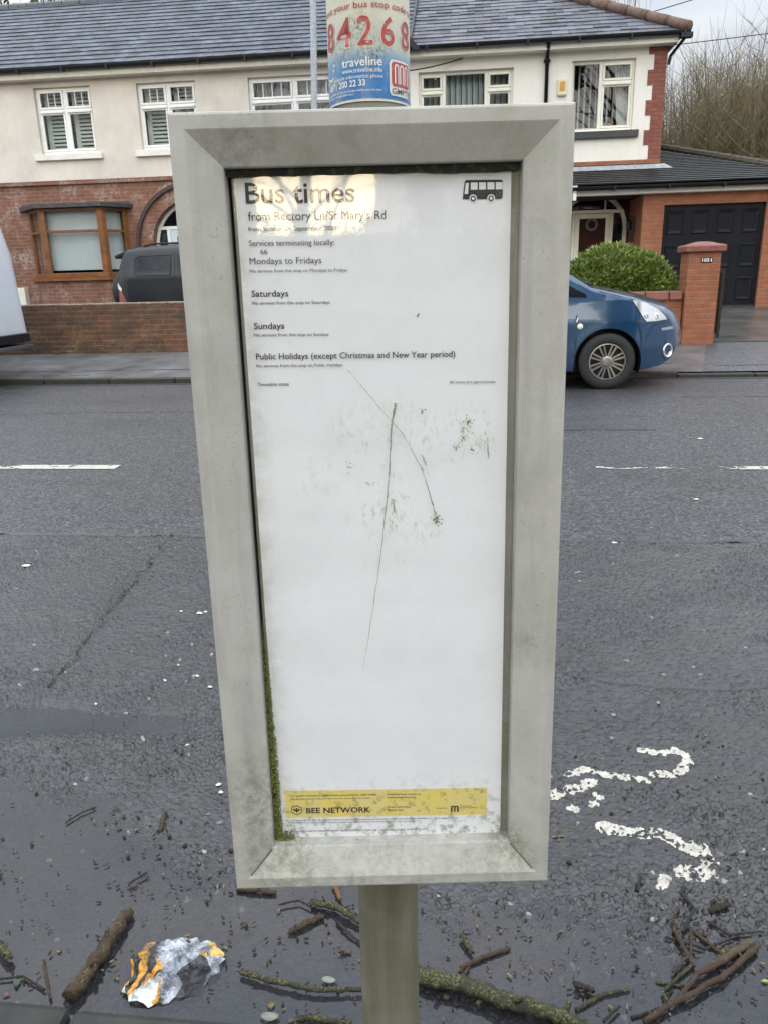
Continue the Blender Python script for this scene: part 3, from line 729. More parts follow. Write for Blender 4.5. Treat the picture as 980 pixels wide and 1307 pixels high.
m = MB(); m.box(X0, X1, 16.772, 16.80, 5.32, 5.47); m.box(X0, X1, 16.80, FY-.001, 5.32, 5.345); m.build('fascia', plain('cream_fascia', (.60,.57,.48), .5, .1), HL)
m = MB(); m.prism([(X1-.03,5.62),(X1+.11,5.40),(X1+.25,5.405),(X1+.02,5.66)], 16.55, 16.70); m.bar((X1+.035,16.63,5.44),(X1+.035,20.4,7.70),.05,.16); m.build('barge_board', M_['black_plastic'], HL)
m = MB(); m.box(-10.13,-9.86,FY-.16,FY+.018,.86,1.24); m.build('meter_box', plain('meter_cream', (.72,.70,.60), .5, .05), HL, bevel=.012)
m = MB(); m.tube([(ac-1.30,FY-.04,.6),(ac-1.30,FY-.04,1.95)], .02, 8); m.build('pipe', M_['white_pvc'], HL, smooth=True)
# ---------------------------------------------------------------- right house
HR = thing('semi_detached_house', 'cream rendered house with red brick quoins, slate hipped roof and an attached garage', 'house', (1.2, FY, .56))
RX0, RX1 = -1.24, 3.67
winR = [(-1.06,.79,3.93,5.105),(1.90,3.10,3.90,5.155)]
m = MB(); facade(m, RX0, RX1-.34, 3.36, 5.42, FY, .3, winR); m.build('upper_wall', M_['render_right'], HR)
m = MB(); z = 3.36; k = 0                         # toothed brick corner
while z < 5.41:
    h = min(.262, 5.42-z); w = .34 if k % 2 else .235
    m.box(RX1-w, RX1, FY-.012, FY+.3, z, z+h-.0005)
    if w < .3: pass
    z += .262; k += 1
m.box(RX1-.012, RX1, FY+.301, FY+7.4, .4, 5.42)
m.build('quoin', M_['quoin_brick'], HR)
m = MB(); z = 3.36; k = 0
while z < 5.41:
    h = min(.262, 5.42-z)
    if k % 2 == 0: m = MB(); m.quad((RX1-.341,FY,z),(RX1-.234,FY,z),(RX1-.234,FY,z+h),(RX1-.341,FY,z+h)); m.build('render_infill', M_['render_right'], HR)
    z += .262; k += 1
m = MB(); m.box(RX0, RX1+.01, FY-.02, FY+.018, 3.285, 3.358); m.build('string_course', M_['red_brick'], HR)
m = MB(); m.add([(.9,FY-.022,3.27),(RX1+.1,FY-.022,3.27),(RX1+.28,FY-.14,3.155),(.8,FY-.14,3.155)], [(0,1,2,3)]); m.box(.8, RX1+.28, FY-.15, FY-.13, 3.13, 3.16); m.build('flashing', M_['lead'], HR)
m = MB(); archR = (1.78-.05, 3.09, .5, 2.79); facade(m, RX0, RX1, .2, 3.284, FY+.02, .3, [archR, (-.9,.7,1.4,2.75)])
bc, bz, br = 2.41, 2.09, .68
for i in range(32):
    xa = bc-br+2*br*i/32; xb = bc-br+2*br*(i+1)/32
    za = bz+sqrt(max(0, br*br-(xa-bc)**2)); zb = bz+sqrt(max(0, br*br-(xb-bc)**2))
    m.quad((xa,FY+.0205,za),(xb,FY+.0205,zb),(xb,FY+.0205,2.791),(xa,FY+.0205,2.791))
m.build('lower_wall', plain('shaded_brick', (.20,.06,.035), .7, .2) if 0 else M_['quoin_brick'], HR)
window(HR, -.9,.7,1.4,2.75, FY, W1c, M_['cream_pvc'], .1, back='net')
# windows upstairs
window(HR, *winR[0], FY, [(.95,.70,0,True),(1.6,None,0,False),(1.0,.70,0,True)], M_['cream_pvc'], None, back='vertical', sw=2.1)
ww = window(HR, *winR[1], FY, [(.95,None,0,False),(1.05,.69,0,True)], M_['cream_pvc'], .13, back='vertical', sw=.9, sillmat=M_['dark_sill'])
m = MB(); n = 24; vs = []; fs = []
for i in range(n+1):
    xx = 2.80+.26*i/n; vs += [(xx+.05, FY+.26+.02*sin(i*1.7), 3.92), (xx-.06*(1-i/n), FY+.26+.02*sin(i*1.7), 5.13)]
for i in range(n): fs.append((2*i, 2*i+2, 2*i+3, 2*i+1))
m.add(vs, fs); m.build('curtain', M_['curtain'], ww, smooth=True)
m = MB(); m.box(2.42, 2.74, FY+.36, FY+.5, 3.9, 4.10); m.build('headboard', plain('pine', (.42,.20,.07), .5), ww)
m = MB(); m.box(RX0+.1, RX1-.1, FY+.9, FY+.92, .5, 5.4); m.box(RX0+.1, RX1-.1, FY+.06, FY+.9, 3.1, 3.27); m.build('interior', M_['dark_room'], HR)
m = MB(); m.box(1.63,1.82,FY-.065,FY-.001,4.55,4.86); al = m.build('burglar_alarm_box', plain('alarm_cream', (.74,.66,.42), .45, .08), HR, bevel=.03)
m = MB(); m.box(1.675,1.775,FY-.07,FY-.0655,4.63,4.80); m.build('alarm_badge', plain('alarm_orange', (.55,.30,.06), .5, .2), al)
# roof: slates, front plane clipped by the hip, hip end plane
ex, ey, ez = 3.92, 16.72, 5.47
m = MB(); run = sqrt(1+SL*SL)
def ins(v): return (0, (ex-RX0) - v/run)
tiled_plane(m, (RX0, ey-.03, ez), (1,0,0), sn, nn_, ex-RX0, 4.5, .32, .215, .015, ins, .013, .5, random.Random(9))
hx = Vector((-1,0,SL)).normalized(); hn = Vector((SL,0,1)).normalized()
tiled_plane(m, (ex, ey, ez), (0,1,0), hx, hn, 7.6, 4.5, .32, .215, .010, lambda v: (v/run, 7.6-v/run), .006, .5, random.Random(8))
m.add([(RX0,ey,ez-.01),(ex,ey,ez-.01),(ex-3.78,ey+3.78,7.73),(RX0,ey+3.78,7.73),(ex,ey+7.56,ez-.01),(RX0,ey+7.56,ez-.01)], [(0,1,2,3),(1,4,2),(3,2,4,5)])
rf = m.build('roof', M_['slate'], HR)
m = MB(); n = 12
for i in range(n):
    a = Vector((ex+.03, ey-.03, ez+.06)); b = Vector((ex-3.78, ey+3.78, 7.80)); p = a.lerp(b, i/n); q = a.lerp(b, (i+1.08)/n)
    m.tube([p, q+Vector((0,0,.02))], [.115,.09], 10)
m.build('hip_tile', M_['terracotta'], rf, smooth=True)
m = MB(); half_gutter(m, RX0+.05, ex+.06, 16.66, 5.475); m.build('gutter', M_['black_plastic'], HR)
m = MB(); m.box(RX0, RX1+.13, 16.76, 16.79, 5.32, 5.46); m.box(RX0, RX1+.13, 16.79, FY-.001, 5.32, 5.34); m.box(RX1+.10, RX1+.13, 16.79, FY+7, 5.32, 5.46); m.build('fascia', M_['cream_pvc'], HR)
m = MB(); m.box(RX1+.14, ex+.1, 16.60, 16.74, 5.36, 5.44); m.tube([(ex+.02,16.72,5.42),(RX1+.05,FY-.03,5.14),(RX1+.03,FY-.02,5.0)], .03, 8); m.build('gutter_end', M_['black_plastic'], HR)
m = MB(); m.tube([(1.42,16.70,5.44),(1.42,16.76,5.36),(1.42,FY-.06,5.24),(1.42,FY-.06,3.35)], .037, 10)
for z in (5.15, 4.1): m.box(1.36,1.48,FY-.10,FY-.001,z,z+.04)
m.build('downpipe', M_['black_plastic'], HR, smooth=True)
# lean-to and garage
GY = 15.6; LX0, LX1 = 1.30, 6.22
ls = (3.18-2.77)/(FY-15.45)
m = MB(); u_ = Vector((0,1,ls)).normalized(); n2 = Vector((0,-ls,1)).normalized(); kk = sqrt(1+ls*ls)
tiled_plane(m, (LX0, 15.42, 2.775), (1,0,0), u_, n2, LX1-LX0, 1.55*kk, .33, .20, .022, lambda v: (0, (LX1-LX0)-v/kk*.53), .003, .5, random.Random(3))
tiled_plane(m, (RX1, FY, 2.775+(FY-15.42)*ls), (1,0,0), u_, n2, 3, 3.2*kk, .33, .20, .022, lambda v: (0, (LX1-.53*(FY-15.42)-RX1)-v/kk*.53), .003, .5, random.Random(13))
m.add([(LX0,15.45,2.75),(LX1,15.45,2.75),(RX1+.35,20.2,2.75+4.75*ls),(RX1,20.2,2.75+4.75*ls),(RX1,FY,3.16),(LX0,FY,3.16)], [(0,1,2,3,4,5)])
m.add([(LX1,15.45,2.75),(LX1,20.2,2.75),(RX1+.35,20.2,2.75+4.75*ls)], [(0,1,2)])
lr = m.build('garage_roof', M_['leantile'], HR)
m = MB(); a = Vector((LX1+.03,15.42,2.80)); b = Vector((RX1+.37,20.2,2.80+4.75*ls))
for i in range(13): m.tube([a.lerp(b, i/13), a.lerp(b, (i+1.04)/13)], [.085,.075], 8)
m.build('hip_tile', plain('mossy_hip', (.07,.062,.04), .9, .4, 12), lr)
m = MB(); half_gutter(m, LX0, LX1+.05, 15.37, 2.735, .06); m.build('garage_gutter', M_['black_plastic'], HR)
m = MB(); m.box(LX0, 3.0, 15.46, 15.485, 2.60, 2.70); m.box(3.006, LX1, 15.455, 15.48, 2.605, 2.705); m.box(LX0, LX1, 15.485, GY+.02, 2.60, 2.62); m.box(LX0,LX0+.02,15.485,FY,2.6,2.7); m.build('garage_fascia', plain('garage_cream', (.62,.60,.52), .45, .06), HR)
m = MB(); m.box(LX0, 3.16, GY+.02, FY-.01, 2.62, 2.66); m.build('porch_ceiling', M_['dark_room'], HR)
m = MB(); facade(m, 3.13, LX1-.1, .4, 2.60, GY, .11, [(3.515,5.31,.3,2.405)]); m.box(3.13,3.30,GY+.001,FY-.001,.4,2.598); m.box(LX1-.12,LX1-.1,GY+.001,20,.4,2.74); m.build('garage_wall', M_['red_brick'], HR)
m = MB(); gx0, gx1, gz0, gz1 = 3.52, 5.305, .60, 2.40; gy = GY+.075
m.box(gx0, gx1, gy, gy+.04, gz0, gz1)
pw = (gx1-gx0)/4; ph = (gz1-gz0)/3
pan = MB()
for i in range(4):
    for j in range(3):
        a0, a1, b0, b1 = gx0+pw*i+.07, gx0+pw*(i+1)-.07, gz0+ph*j+.09, gz0+ph*(j+1)-.09
        q = [(a0,gy-.001,b0),(a1,gy-.001,b0),(a1,gy-.001,b1),(a0,gy-.001,b1)]; s = .07
        q1 = [(a0+.02,gy-.016,b0+.02),(a1-.02,gy-.016,b0+.02),(a1-.02,gy-.016,b1-.02),(a0+.02,gy-.016,b1-.02)]
        q2 = [(a0+s,gy-.004,b0+s),(a1-s,gy-.004,b0+s),(a1-s,gy-.004,b1-s),(a0+s,gy-.004,b1-s)]
        pan.add(q+q1+q2, [(0,1,5,4),(1,2,6,5),(2,3,7,6),(3,0,4,7),(4,5,9,8),(5,6,10,9),(6,7,11,10),(7,4,8,11),(8,9,10,11)])
gd = m.build('garage_door', M_['black_paint'], HR); pan.build('raised_panel', M_['black_paint'], gd)
m = MB(); m.box(gx0-.004,gx1+.004,GY+.02,GY+.12,gz0-.05,gz0); m.build('door_step', M_['kerb'], HR)
# porch door with arched screen
yb = FY-.20; m = MB()
for i in range(40):
    a, b = pi*i/40, pi*(i+1)/40; p = lambda r, t, y: (bc-r*cos(t), y, bz+r*sin(t))
    m.hexa([p(.60,a,yb),p(.60,b,yb),p(.60,b,yb+.09),p(.60,a,yb+.09),p(.676,a,yb),p(.676,b,yb),p(.676,b,yb+.09),p(.676,a,yb+.09)])
m.box(bc-.676, bc-.60, yb, yb+.09, .5, bz); m.box(bc+.60, bc+.676, yb, yb+.09, .5, bz)
m.box(bc-.598, bc+.598, yb-.004, yb+.09, 2.38, 2.445)
for xx in (-.375, .375): m.box(bc+xx-.03, bc+xx+.03, yb-.002, yb+.09, .5, 2.379)
m.box(bc+.22, bc+.25, yb, yb+.08, 2.446, 2.66)
e = m.build('porch_screen', M_['cream_pvc'], HR, bevel=.006)
m = MB(); m.box(bc-.66, bc+.66, yb+.05, yb+.056, .5, 2.38); m.prism([(bc-.62*cos(pi*i/24), bz+.62*sin(pi*i/24)) for i in range(25) if bz+.62*sin(pi*i/24) > 2.43], yb+.05, yb+.056); m.build('pane', M_['carglass'], e)
m = MB(); dx0, dx1 = bc-.342, bc+.342
m.box(dx0, dx0+.085, yb-.01, yb+.045, .52, 2.372); m.box(dx1-.085, dx1, yb-.01, yb+.045, .52, 2.372); m.box(dx0+.085, dx1-.085, yb-.01, yb+.045, 2.285, 2.372); m.box(dx0+.085, dx1-.085, yb-.01, yb+.045, .52, .8)
d = m.build('porch_door', M_['cream_pvc'], HR, bevel=.006)
m = MB(); m.box(dx0+.085, dx1-.085, yb+.02, yb+.03, .8, 2.285); m.build('inner_door', plain('dark_red_door', (.045,.012,.010), .6, .2, spec=.15), d)
m = MB(); 
for i in range(18):
    a = 2*pi*i/18; m.tube([(bc-.01+.10*cos(a), yb+.005, 2.17+.10*sin(a)), (bc-.01+.10*cos(a+.4), yb+.005, 2.17+.10*sin(a+.4))], .028, 6)
m.build('wreath', plain('wreath', (.16,.16,.14), .8, .4, 40), d)
m = MB(); m.tube([(dx0+.035, yb-.012, 1.55),(dx0+.035, yb-.05, 1.55)], .012, 8); m.build('handle', M_['chrome'], d)
m = MB(); m.box(3.085,3.125,FY-.75,FY-.62,1.80,2.25); m.tube([(3.08,FY-.69,2.25),(3.03,FY-.69,2.30),(3.03,FY-.69,2.2)], .012, 6); m.lathe([(.0,-.1),(.04,-.1),(.055,.06),(.0,.1)], (3.03,FY-.69,2.12), (0,0,1), 10); m.build('porch_lantern', M_['iron'], HR)
m = MB(); m.lathe([(.0,.0),(.05,0),(.05,-.05),(.045,-.10),(.02,-.13),(0,-.135)], (1.86,15.40,2.77), (0,0,1), 16); m.box(1.83,1.89,15.36,15.46,2.52,2.64); m.build('small_white_lamp', M_['white_pvc'], HR, smooth=False)  # small white unlit lamp under the porch gutter
MB = _MB
# ================================================================== WALLS, GATE, BUSH
WY = 11.62
t_ = thing('garden_wall', 'low old mossy brick wall in front of the dark four-wheel drive', 'wall', (-8, WY, .25))
class WB(MB):
    def build(s, name, mat, parent=None, **k):
        o = _MB.build(s, name, mat, None, **k); o.parent = parent
        if parent.parent is None: o.matrix_parent_inverse = Matrix.Translation(-parent.location)
        return o
m = WB(); m.box(-14.5, -3.7, WY, WY+.215, .18, .975); m.build('brickwork', M_['garden_brick'], t_)
m = WB(); x = -14.52; rr = random.Random(3)
while x < -3.72:
    m.box(x, x+.218, WY-.008, WY+.225, .975, 1.0+rr.uniform(-.003,.004)); x += .224
m.build('coping', plain('worn_coping', (.22,.17,.12), .75, .45, 14, bump=.4), t_, bevel=.008)
t_ = thing('garden_wall', 'orange brick front wall with red coping beside the numbered gate pillar', 'wall', (1.3, WY, .25))
m = WB(); m.box(-.5, 2.985, WY+.11, WY+.325, .18, .865); m.build('brickwork', M_['red_brick'], t_)
m = WB(); x = -.5
while x < 2.9:
    x1 = min(x+.325, 2.983)
    m.hexa([(x,WY+.06,.866),(x1-.006,WY+.06,.866),(x1-.006,WY+.375,.866),(x,WY+.375,.866),(x,WY+.075,.985),(x1-.006,WY+.075,.985),(x1-.006,WY+.36,.985),(x,WY+.36,.985)]); x += .33
m.build('coping', M_['coping'], t_, bevel=.014)
t_ = thing('gate_pillar', 'square orange brick gate pillar with red cap and house number', 'pillar', (3.215, WY+.2, .25))
m = WB(); m.box(3.0, 3.43, WY, WY+.43, .18, 1.50); m.build('brickwork', M_['red_brick'], t_)
m = WB(); c_ = (3.215, WY+.215)
prof = [(.262,1.502),(.268,1.515),(.268,1.575),(.255,1.592),(.17,1.612),(.11,1.632),(.06,1.642)]
vs = []; fs = []
for h, z in prof: vs += [(c_[0]-h,c_[1]-h,z),(c_[0]+h,c_[1]-h,z),(c_[0]+h,c_[1]+h,z),(c_[0]-h,c_[1]+h,z)]
for i in range(len(prof)-1):
    for k in range(4): fs.append((4*i+k, 4*i+(k+1) % 4, 4*i+4+(k+1) % 4, 4*i+4+k))
fs += [(3,2,1,0), tuple(4*(len(prof)-1)+k for k in range(4))]
m.add(vs, fs); m.build('cap', M_['coping'], t_, bevel=.008)
m = WB(); m.box(3.165, 3.315, WY-.012, WY-.0005, 1.362, 1.425); pl_ = m.build('number_plate', M_['black_plastic'], t_)
for txt, x_, w_ in (('105', 3.176, .098),):
    lettering(txt, x_, 1.374, w_, .040, M_['white_pvc'], pl_, lambda u, v: (u, WY-.0130, v), .03)
m = WB(); m.box(3.292, 3.306, WY-.0135, WY-.0122, 1.372, 1.416); m.build('plate_edge', M_['white_pvc'], pl_)
# wrought iron gate, folded back along the drive
t_ = thing('iron_gate', 'black wrought iron gate standing open behind the gate pillar', 'gate', (3.47, WY+.45, .27))
m = WB(); gx = 3.50
def gp(d, z): return (gx+.20*d, WY+.06+d, z)
L_ = 1.45
m.bar(gp(0,.33), gp(0,1.28), .035, .035); m.bar(gp(L_,.33), gp(L_,1.18), .03, .03)
for z in (.38, .72, 1.02): m.bar(gp(0,z), gp(L_,z), .012, .028)
m.build('gate_frame', M_['iron'], t_)
m = WB()
for i in range(1, 13):
    d = L_*i/13; top = 1.12+.12*sin(pi*i/13)
    m.tube([gp(d,.38), gp(d,top)], .008, 6); m.lathe([(0,.05),(.016,.0),(0,-.02)], gp(d, top+.02), (0,0,1), 6)
m.build('railing', M_['iron'], t_)
m = WB()
for i in range(4):
    pts = []
    for k in range(26):
        a = k/25*2.6*pi; r = .14*(1-k/30); pts.append(gp(.18+.36*i+r*cos(a), .54+r*sin(a)))
    m.tube(pts, .007, 5)
m.build('scroll', M_['iron'], t_)

def leaf_cloud(m, centers, n, size, rr, aspect=.45, up_bias=.4):
    """n folded leaves spread over a list of (center, radii) ellipsoid shells"""
    for i in range(n):
        c, rad = rr.choice(centers)
        d = Vector((rr.gauss(0,1), rr.gauss(0,1), rr.gauss(0,1))).normalized()
        k = rr.uniform(.72, 1.04)**.6
        p = Vector((c[0]+d.x*rad[0]*k, c[1]+d.y*rad[1]*k, c[2]+d.z*rad[2]*k))
        ax = (d + Vector((rr.gauss(0,.6), rr.gauss(0,.6), rr.gauss(0,.5)+up_bias))).normalized()
        sd_ = ax.cross(Vector((rr.gauss(0,1), rr.gauss(0,1), rr.gauss(0,1)))).normalized()
        nn = ax.cross(sd_); l = size*rr.uniform(.6, 1.25); w = l*aspect*.5
        a = p; b = p+ax*l
        m1 = p+ax*l*.45+sd_*w+nn*w*.35; m2 = p+ax*l*.45-sd_*w+nn*w*.35; mid = p+ax*l*.5
        m.add([a, m1, b, m2, mid], [(0,1,4),(1,2,4),(2,3,4),(3,0,4)])
def leaf_mat(name, c1, c2, rough=.3, trans=.25):
    t = NT(name); g = t.n('ShaderNodeNewGeometry'); col = t.mix(g.outputs['Random Per Island'], c1, c2)
    col = t.mix(t.rng(t.noise(2.5, 3), .35, .65, 0, .5), col, tuple(q*.6 for q in c1))
    t.bsdf(col, rough, spec=.5, Subsurface_Weight=0.0)
    b = [x for x in t.t.nodes if x.type == 'BSDF_PRINCIPLED'][0]
    tl = t.n('ShaderNodeBsdfTranslucent'); t.l(col, tl.inputs[0])
    ms = t.n('ShaderNodeMixShader'); ms.inputs[0].default_value = trans; t.l(b.outputs[0], ms.inputs[1]); t.l(tl.outputs[0], ms.inputs[2]); t.l(ms.outputs[0], t.out.inputs[0]); return t.mat
M_['laurel'] = leaf_mat('laurel_leaf', (.085,.15,.022), (.36,.42,.11), .3)
M_['bark'] = plain('bark', (.075,.058,.040), .85, .4, 20, bump=.5)
t_ = thing('clipped_shrub', 'rounded bright green evergreen shrub behind the orange brick wall', 'shrub', (2.1, 12.55, .3))
m = WB(); rr = random.Random(21)
cl = [((2.15,12.45,1.0),(.80,.42,.62)),((1.75,12.4,.95),(.52,.42,.50)),((2.50,12.45,1.02),(.50,.40,.52)),((1.35,12.45,.9),(.5,.4,.45)),((2.1,12.42,1.15),(.62,.40,.50)),((2.66,12.45,.88),(.44,.38,.48))]
leaf_cloud(m, cl, 17000, .078, rr, .46, .25)
m.build('foliage', M_['laurel'], t_)
m = WB()
for c, r_ in cl:
    for k in range(5): m.tube([(c[0]+rr.uniform(-.1,.1),c[1],.25),(c[0]+rr.uniform(-.3,.3)*r_[0],c[1]+rr.uniform(-.3,.3)*r_[1],c[2]+.3*r_[2])], [.02,.008], 6)
m.build('stem', M_['bark'], t_)

# ================================================================== VEHICLES
def paint_mat(name, c, metal=.35, rough=.32, dirt=0.12, coat=1):
    t = NT(name)
    col = t.mix(t.rng(t.noise(1.5, 5, .6), .4, .7, 0, dirt), c, tuple(.5*q+.04 for q in c))
    t.bsdf(col, t.rng(t.noise(3, 3), .3, .7, rough-.05, rough+.05), metal, spec=.5, coat=coat); return t.mat
def lerp_tab(tab):
    xs = [p[0] for p in tab]; zs = [p[1] for p in tab]
    return lambda x: float(np.interp(x, xs, zs))
class Car:
    """body skin from silhouettes; side station x, height z -> half width"""
    def __init__(s, zt, zb, arches, Y, x0, x1, yc, gz, nose, crown=.06, facing=1):
        s.zt, s.Y, s.yc, s.gz, s.nose, s.crown = lerp_tab(zt), Y, yc, gz, nose, crown
        zbf = lerp_tab(zb)
        def f(x):
            z = zbf(x)
            for (ax, az, ar) in arches:
                if abs(x-ax) < ar: z = max(z, az+sqrt(ar*ar-(x-ax)**2))
            return z
        s.zb = f; s.x0, s.x1, s.arches = x0, x1, arches
    def P(s, x, z, side, off=0.0):     # point on the flank, side -1 is the near one
        flare = 0
        for (ax, az, ar) in s.arches:
            d = sqrt((x-ax)**2+(z-az)**2)-ar; flare += .003*math.exp(-(d/.06)**2) if d > -.02 else .0
        y = s.Y(x, z)+flare
        return (x, s.yc+side*(y+off), s.gz+z)
    def body(s, name, mat, root, rows=22):
        xs = set(np.linspace(s.x0, s.x1, 110))
        for (ax, az, ar) in s.arches:
            for k in np.linspace(-pi/2, pi/2, 21): xs.add(ax+ar*sin(k))
            xs |= {ax-ar-.002, ax+ar+.002}
        xs = sorted(xs); nT = 18; V = []; n = 2*rows+nT-1
        for x in xs:
            zb, zt = s.zb(x), s.zt(x); zb = min(zb, zt-.01); col = []
            for j in range(rows): col.append(s.P(x, zb+(zt-zb)*j/rows, -1))
            w = s.Y(x, zt)
            for j in range(nT+1):
                t = -1+2*j/nT; col.append((x+s.nose(x)*(1-t*t), s.yc+w*t, s.gz+zt+s.crown*(1-abs(t)**2.6)*min(1, w/.5)))
            for j in range(rows-1, -1, -1): col.append(s.P(x, zb+(zt-zb)*j/rows, 1))
            V.append(col)
        n = len(V[0]); m = WB(); vs = [p for c in V for p in c]; fs = []
        for i in range(len(V)-1):
            for j in range(n-1): fs.append((i*n+j, (i+1)*n+j, (i+1)*n+j+1, i*n+j+1))
        fs.append(tuple(range(n))); fs.append(tuple((len(V)-1)*n+j for j in range(n-1, -1, -1)))
        m.add(vs, fs); return m.build(name, mat, root, smooth=True)
    def patch(s, poly, side, mat, name, root, off=.004, res=26):
        """panel lying on the flank inside a polygon in (x,z)"""
        xs = np.linspace(min(p[0] for p in poly)+1e-4, max(p[0] for p in poly)-1e-4, res); m = WB(); rows = []
        for x in xs:
            hit = []
            for (a, b), (c, d) in zip(poly, poly[1:]+poly[:1]):
                if (a-x)*(c-x) < 0: hit.append(b+(d-b)*(x-a)/(c-a))
            if len(hit) < 2: continue
            lo, hi = min(hit), max(hit); rows.append([s.P(x, lo+(hi-lo)*j/8, side, off) for j in range(9)])
        n = 9; vs = [p for r in rows for p in r]; fs = []
        for i in range(len(rows)-1):
            for j in range(n-1): fs.append((i*n+j, (i+1)*n+j, (i+1)*n+j+1, i*n+j+1))
        m.add(vs, fs); o = m.build(name, mat, root, smooth=True); return o
    def strip(s, pts, side, mat, name, root, w=.008, off=.003):
        m = WB(); m.tube([s.P(x, z, side, off-w*.6) for x, z in pts], w, 6); return m.build(name, mat, root)
    def topquad(s, xa, xb, ta, tb, mat, name, root, off=.004):
        m = WB(); rows = []
        for i in range(13):
            x = xa+(xb-xa)*i/12; zt = s.zt(x); w = s.Y(x, zt); r = []
            for j in range(13):
                t = ta+(tb-ta)*j/12; r.append((x+s.nose(x)*(1-t*t), s.yc+w*t, s.gz+zt+s.crown*(1-abs(t)**2.6)*min(1, w/.5)+off))
            rows.append(r)
        m.add([p for r in rows for p in r], [(i*13+j,(i+1)*13+j,(i+1)*13+j+1,i*13+j+1) for i in range(12) for j in range(12)]); return m.build(name, mat, root, smooth=True)
def wheel(root, x, y, z, r, width, side, rim_r, mat_rim, spokes=8, dz=0):
    m = WB(); ax = (0, side, 0)
    m.lathe([(rim_r-.01,-width),(r-.03,-width),(r,-width+.03),(r,-.035),(r-.012,-.012),(r-.045,.0),(rim_r+.012,.004),(rim_r,-.005),(rim_r-.006,-.03)], (x,y,z+dz), ax, 56)
    w = m.build('wheel', M_['tyre'], root, smooth=True)
    m = WB(); m.lathe([(rim_r-.005,-.01),(rim_r-.003,.002),(rim_r-.016,.003),(rim_r-.022,-.02)], (x,y,z+dz), ax, 56)
    m.lathe([(0,-.002),(.045,-.004),(.06,-.012),(.062,-.05)], (x,y,z+dz), ax, 24)
    for k in range(spokes):
        for d in (-.13, .13):
            a = 2*pi*k/spokes + pi/spokes; a0 = a+d*1.9; a1 = a+d
            p0 = Vector((x+.045*sin(a0), y-side*.020, z+dz+.045*cos(a0))); p1 = Vector((x+(rim_r-.012)*sin(a1), y-side*.012, z+dz+(rim_r-.012)*cos(a1)))
            m.bar(p0, p1, .017, .02)
    m.build('rim', mat_rim, w)
    m = WB(); m.lathe([(0,-.075),(rim_r-.012,-.07)], (x,y,z+dz), ax, 40); m.build('brake_drum', M_['black_plastic'], w)
    return w
def arch_liner(car, root, side):
    for (ax, az, ar) in car.arches:
        m = WB(); n = 24; vs = []; fs = []
        for k in range(n+1):
            a = -.35+(pi+.7)*k/n
            for dy in (.012, .40): vs.append((ax+(ar+.003)*cos(a), car.yc+side*(car.Y(ax, az+.2)-dy), car.gz+az+(ar+.003)*sin(a)))
        for k in range(n): fs.append((2*k,2*k+1,2*k+3,2*k+2))
        m.add(vs, fs)
        m.box(ax-ar, ax+ar, car.yc+side*(car.Y(ax, az+.2)-.40), car.yc+side*(car.Y(ax, az+.2)-.42), car.gz+.15, car.gz+az+ar)
        m.build('wheel_arch_liner', M_['black_plastic'], root)
# ---- blue people carrier
def Yb(x, z):
    w = float(np.interp(z, [.15,.22,.45,.75,.98,1.25,1.55,1.70], [.83,.875,.905,.895,.865,.80,.70,.62]))
    if x > 1.45: w -= .42*min(1.2, (x-1.45)/.90)**2.4
    if x < -1.5: w -= .16*((-1.5-x)/.55)**2
    return w
car = Car(zt=[(-2.02,.5),(-1.99,1.0),(-1.90,1.38),(-1.72,1.58),(-1.2,1.645),(-.3,1.665),(.2,1.62),(.55,1.51),(.85,1.365),(1.09,1.235),(1.33,1.085),(1.5,1.045),(1.78,.975),(2.0,.895),(2.15,.825),(2.24,.745),(2.30,.65),(2.335,.54),(2.35,.42)],
          zb=[(-2.02,.35),(-1.9,.22),(1.95,.205),(2.15,.235),(2.27,.29),(2.33,.35),(2.35,.40)], arches=[(1.52,.31,.365),(-1.21,.31,.365)], Y=Yb, x0=-2.02, x1=2.35, yc=8.93+.9, gz=.004,
          nose=lambda x: .16*min(1, max(0, (x-1.2)/.9))**1.5 - .10*min(1, max(0, (-1.5-x)/.5)), crown=.065)
BLU = paint_mat('blue_metallic', (.010,.052,.125), .35, .24)
t_ = thing('parked_car', 'metallic blue people carrier parked half on the far pavement in front of the shrub', 'car', (0, 9.83, .004))
car.body('body', BLU, t_)
arch_liner(car, t_, -1); arch_liner(car, t_, 1)
m = WB(); m.box(-1.8, 1.88, 9.22, 10.44, .22, .5); m.build('underbody', M_['black_plastic'], t_)
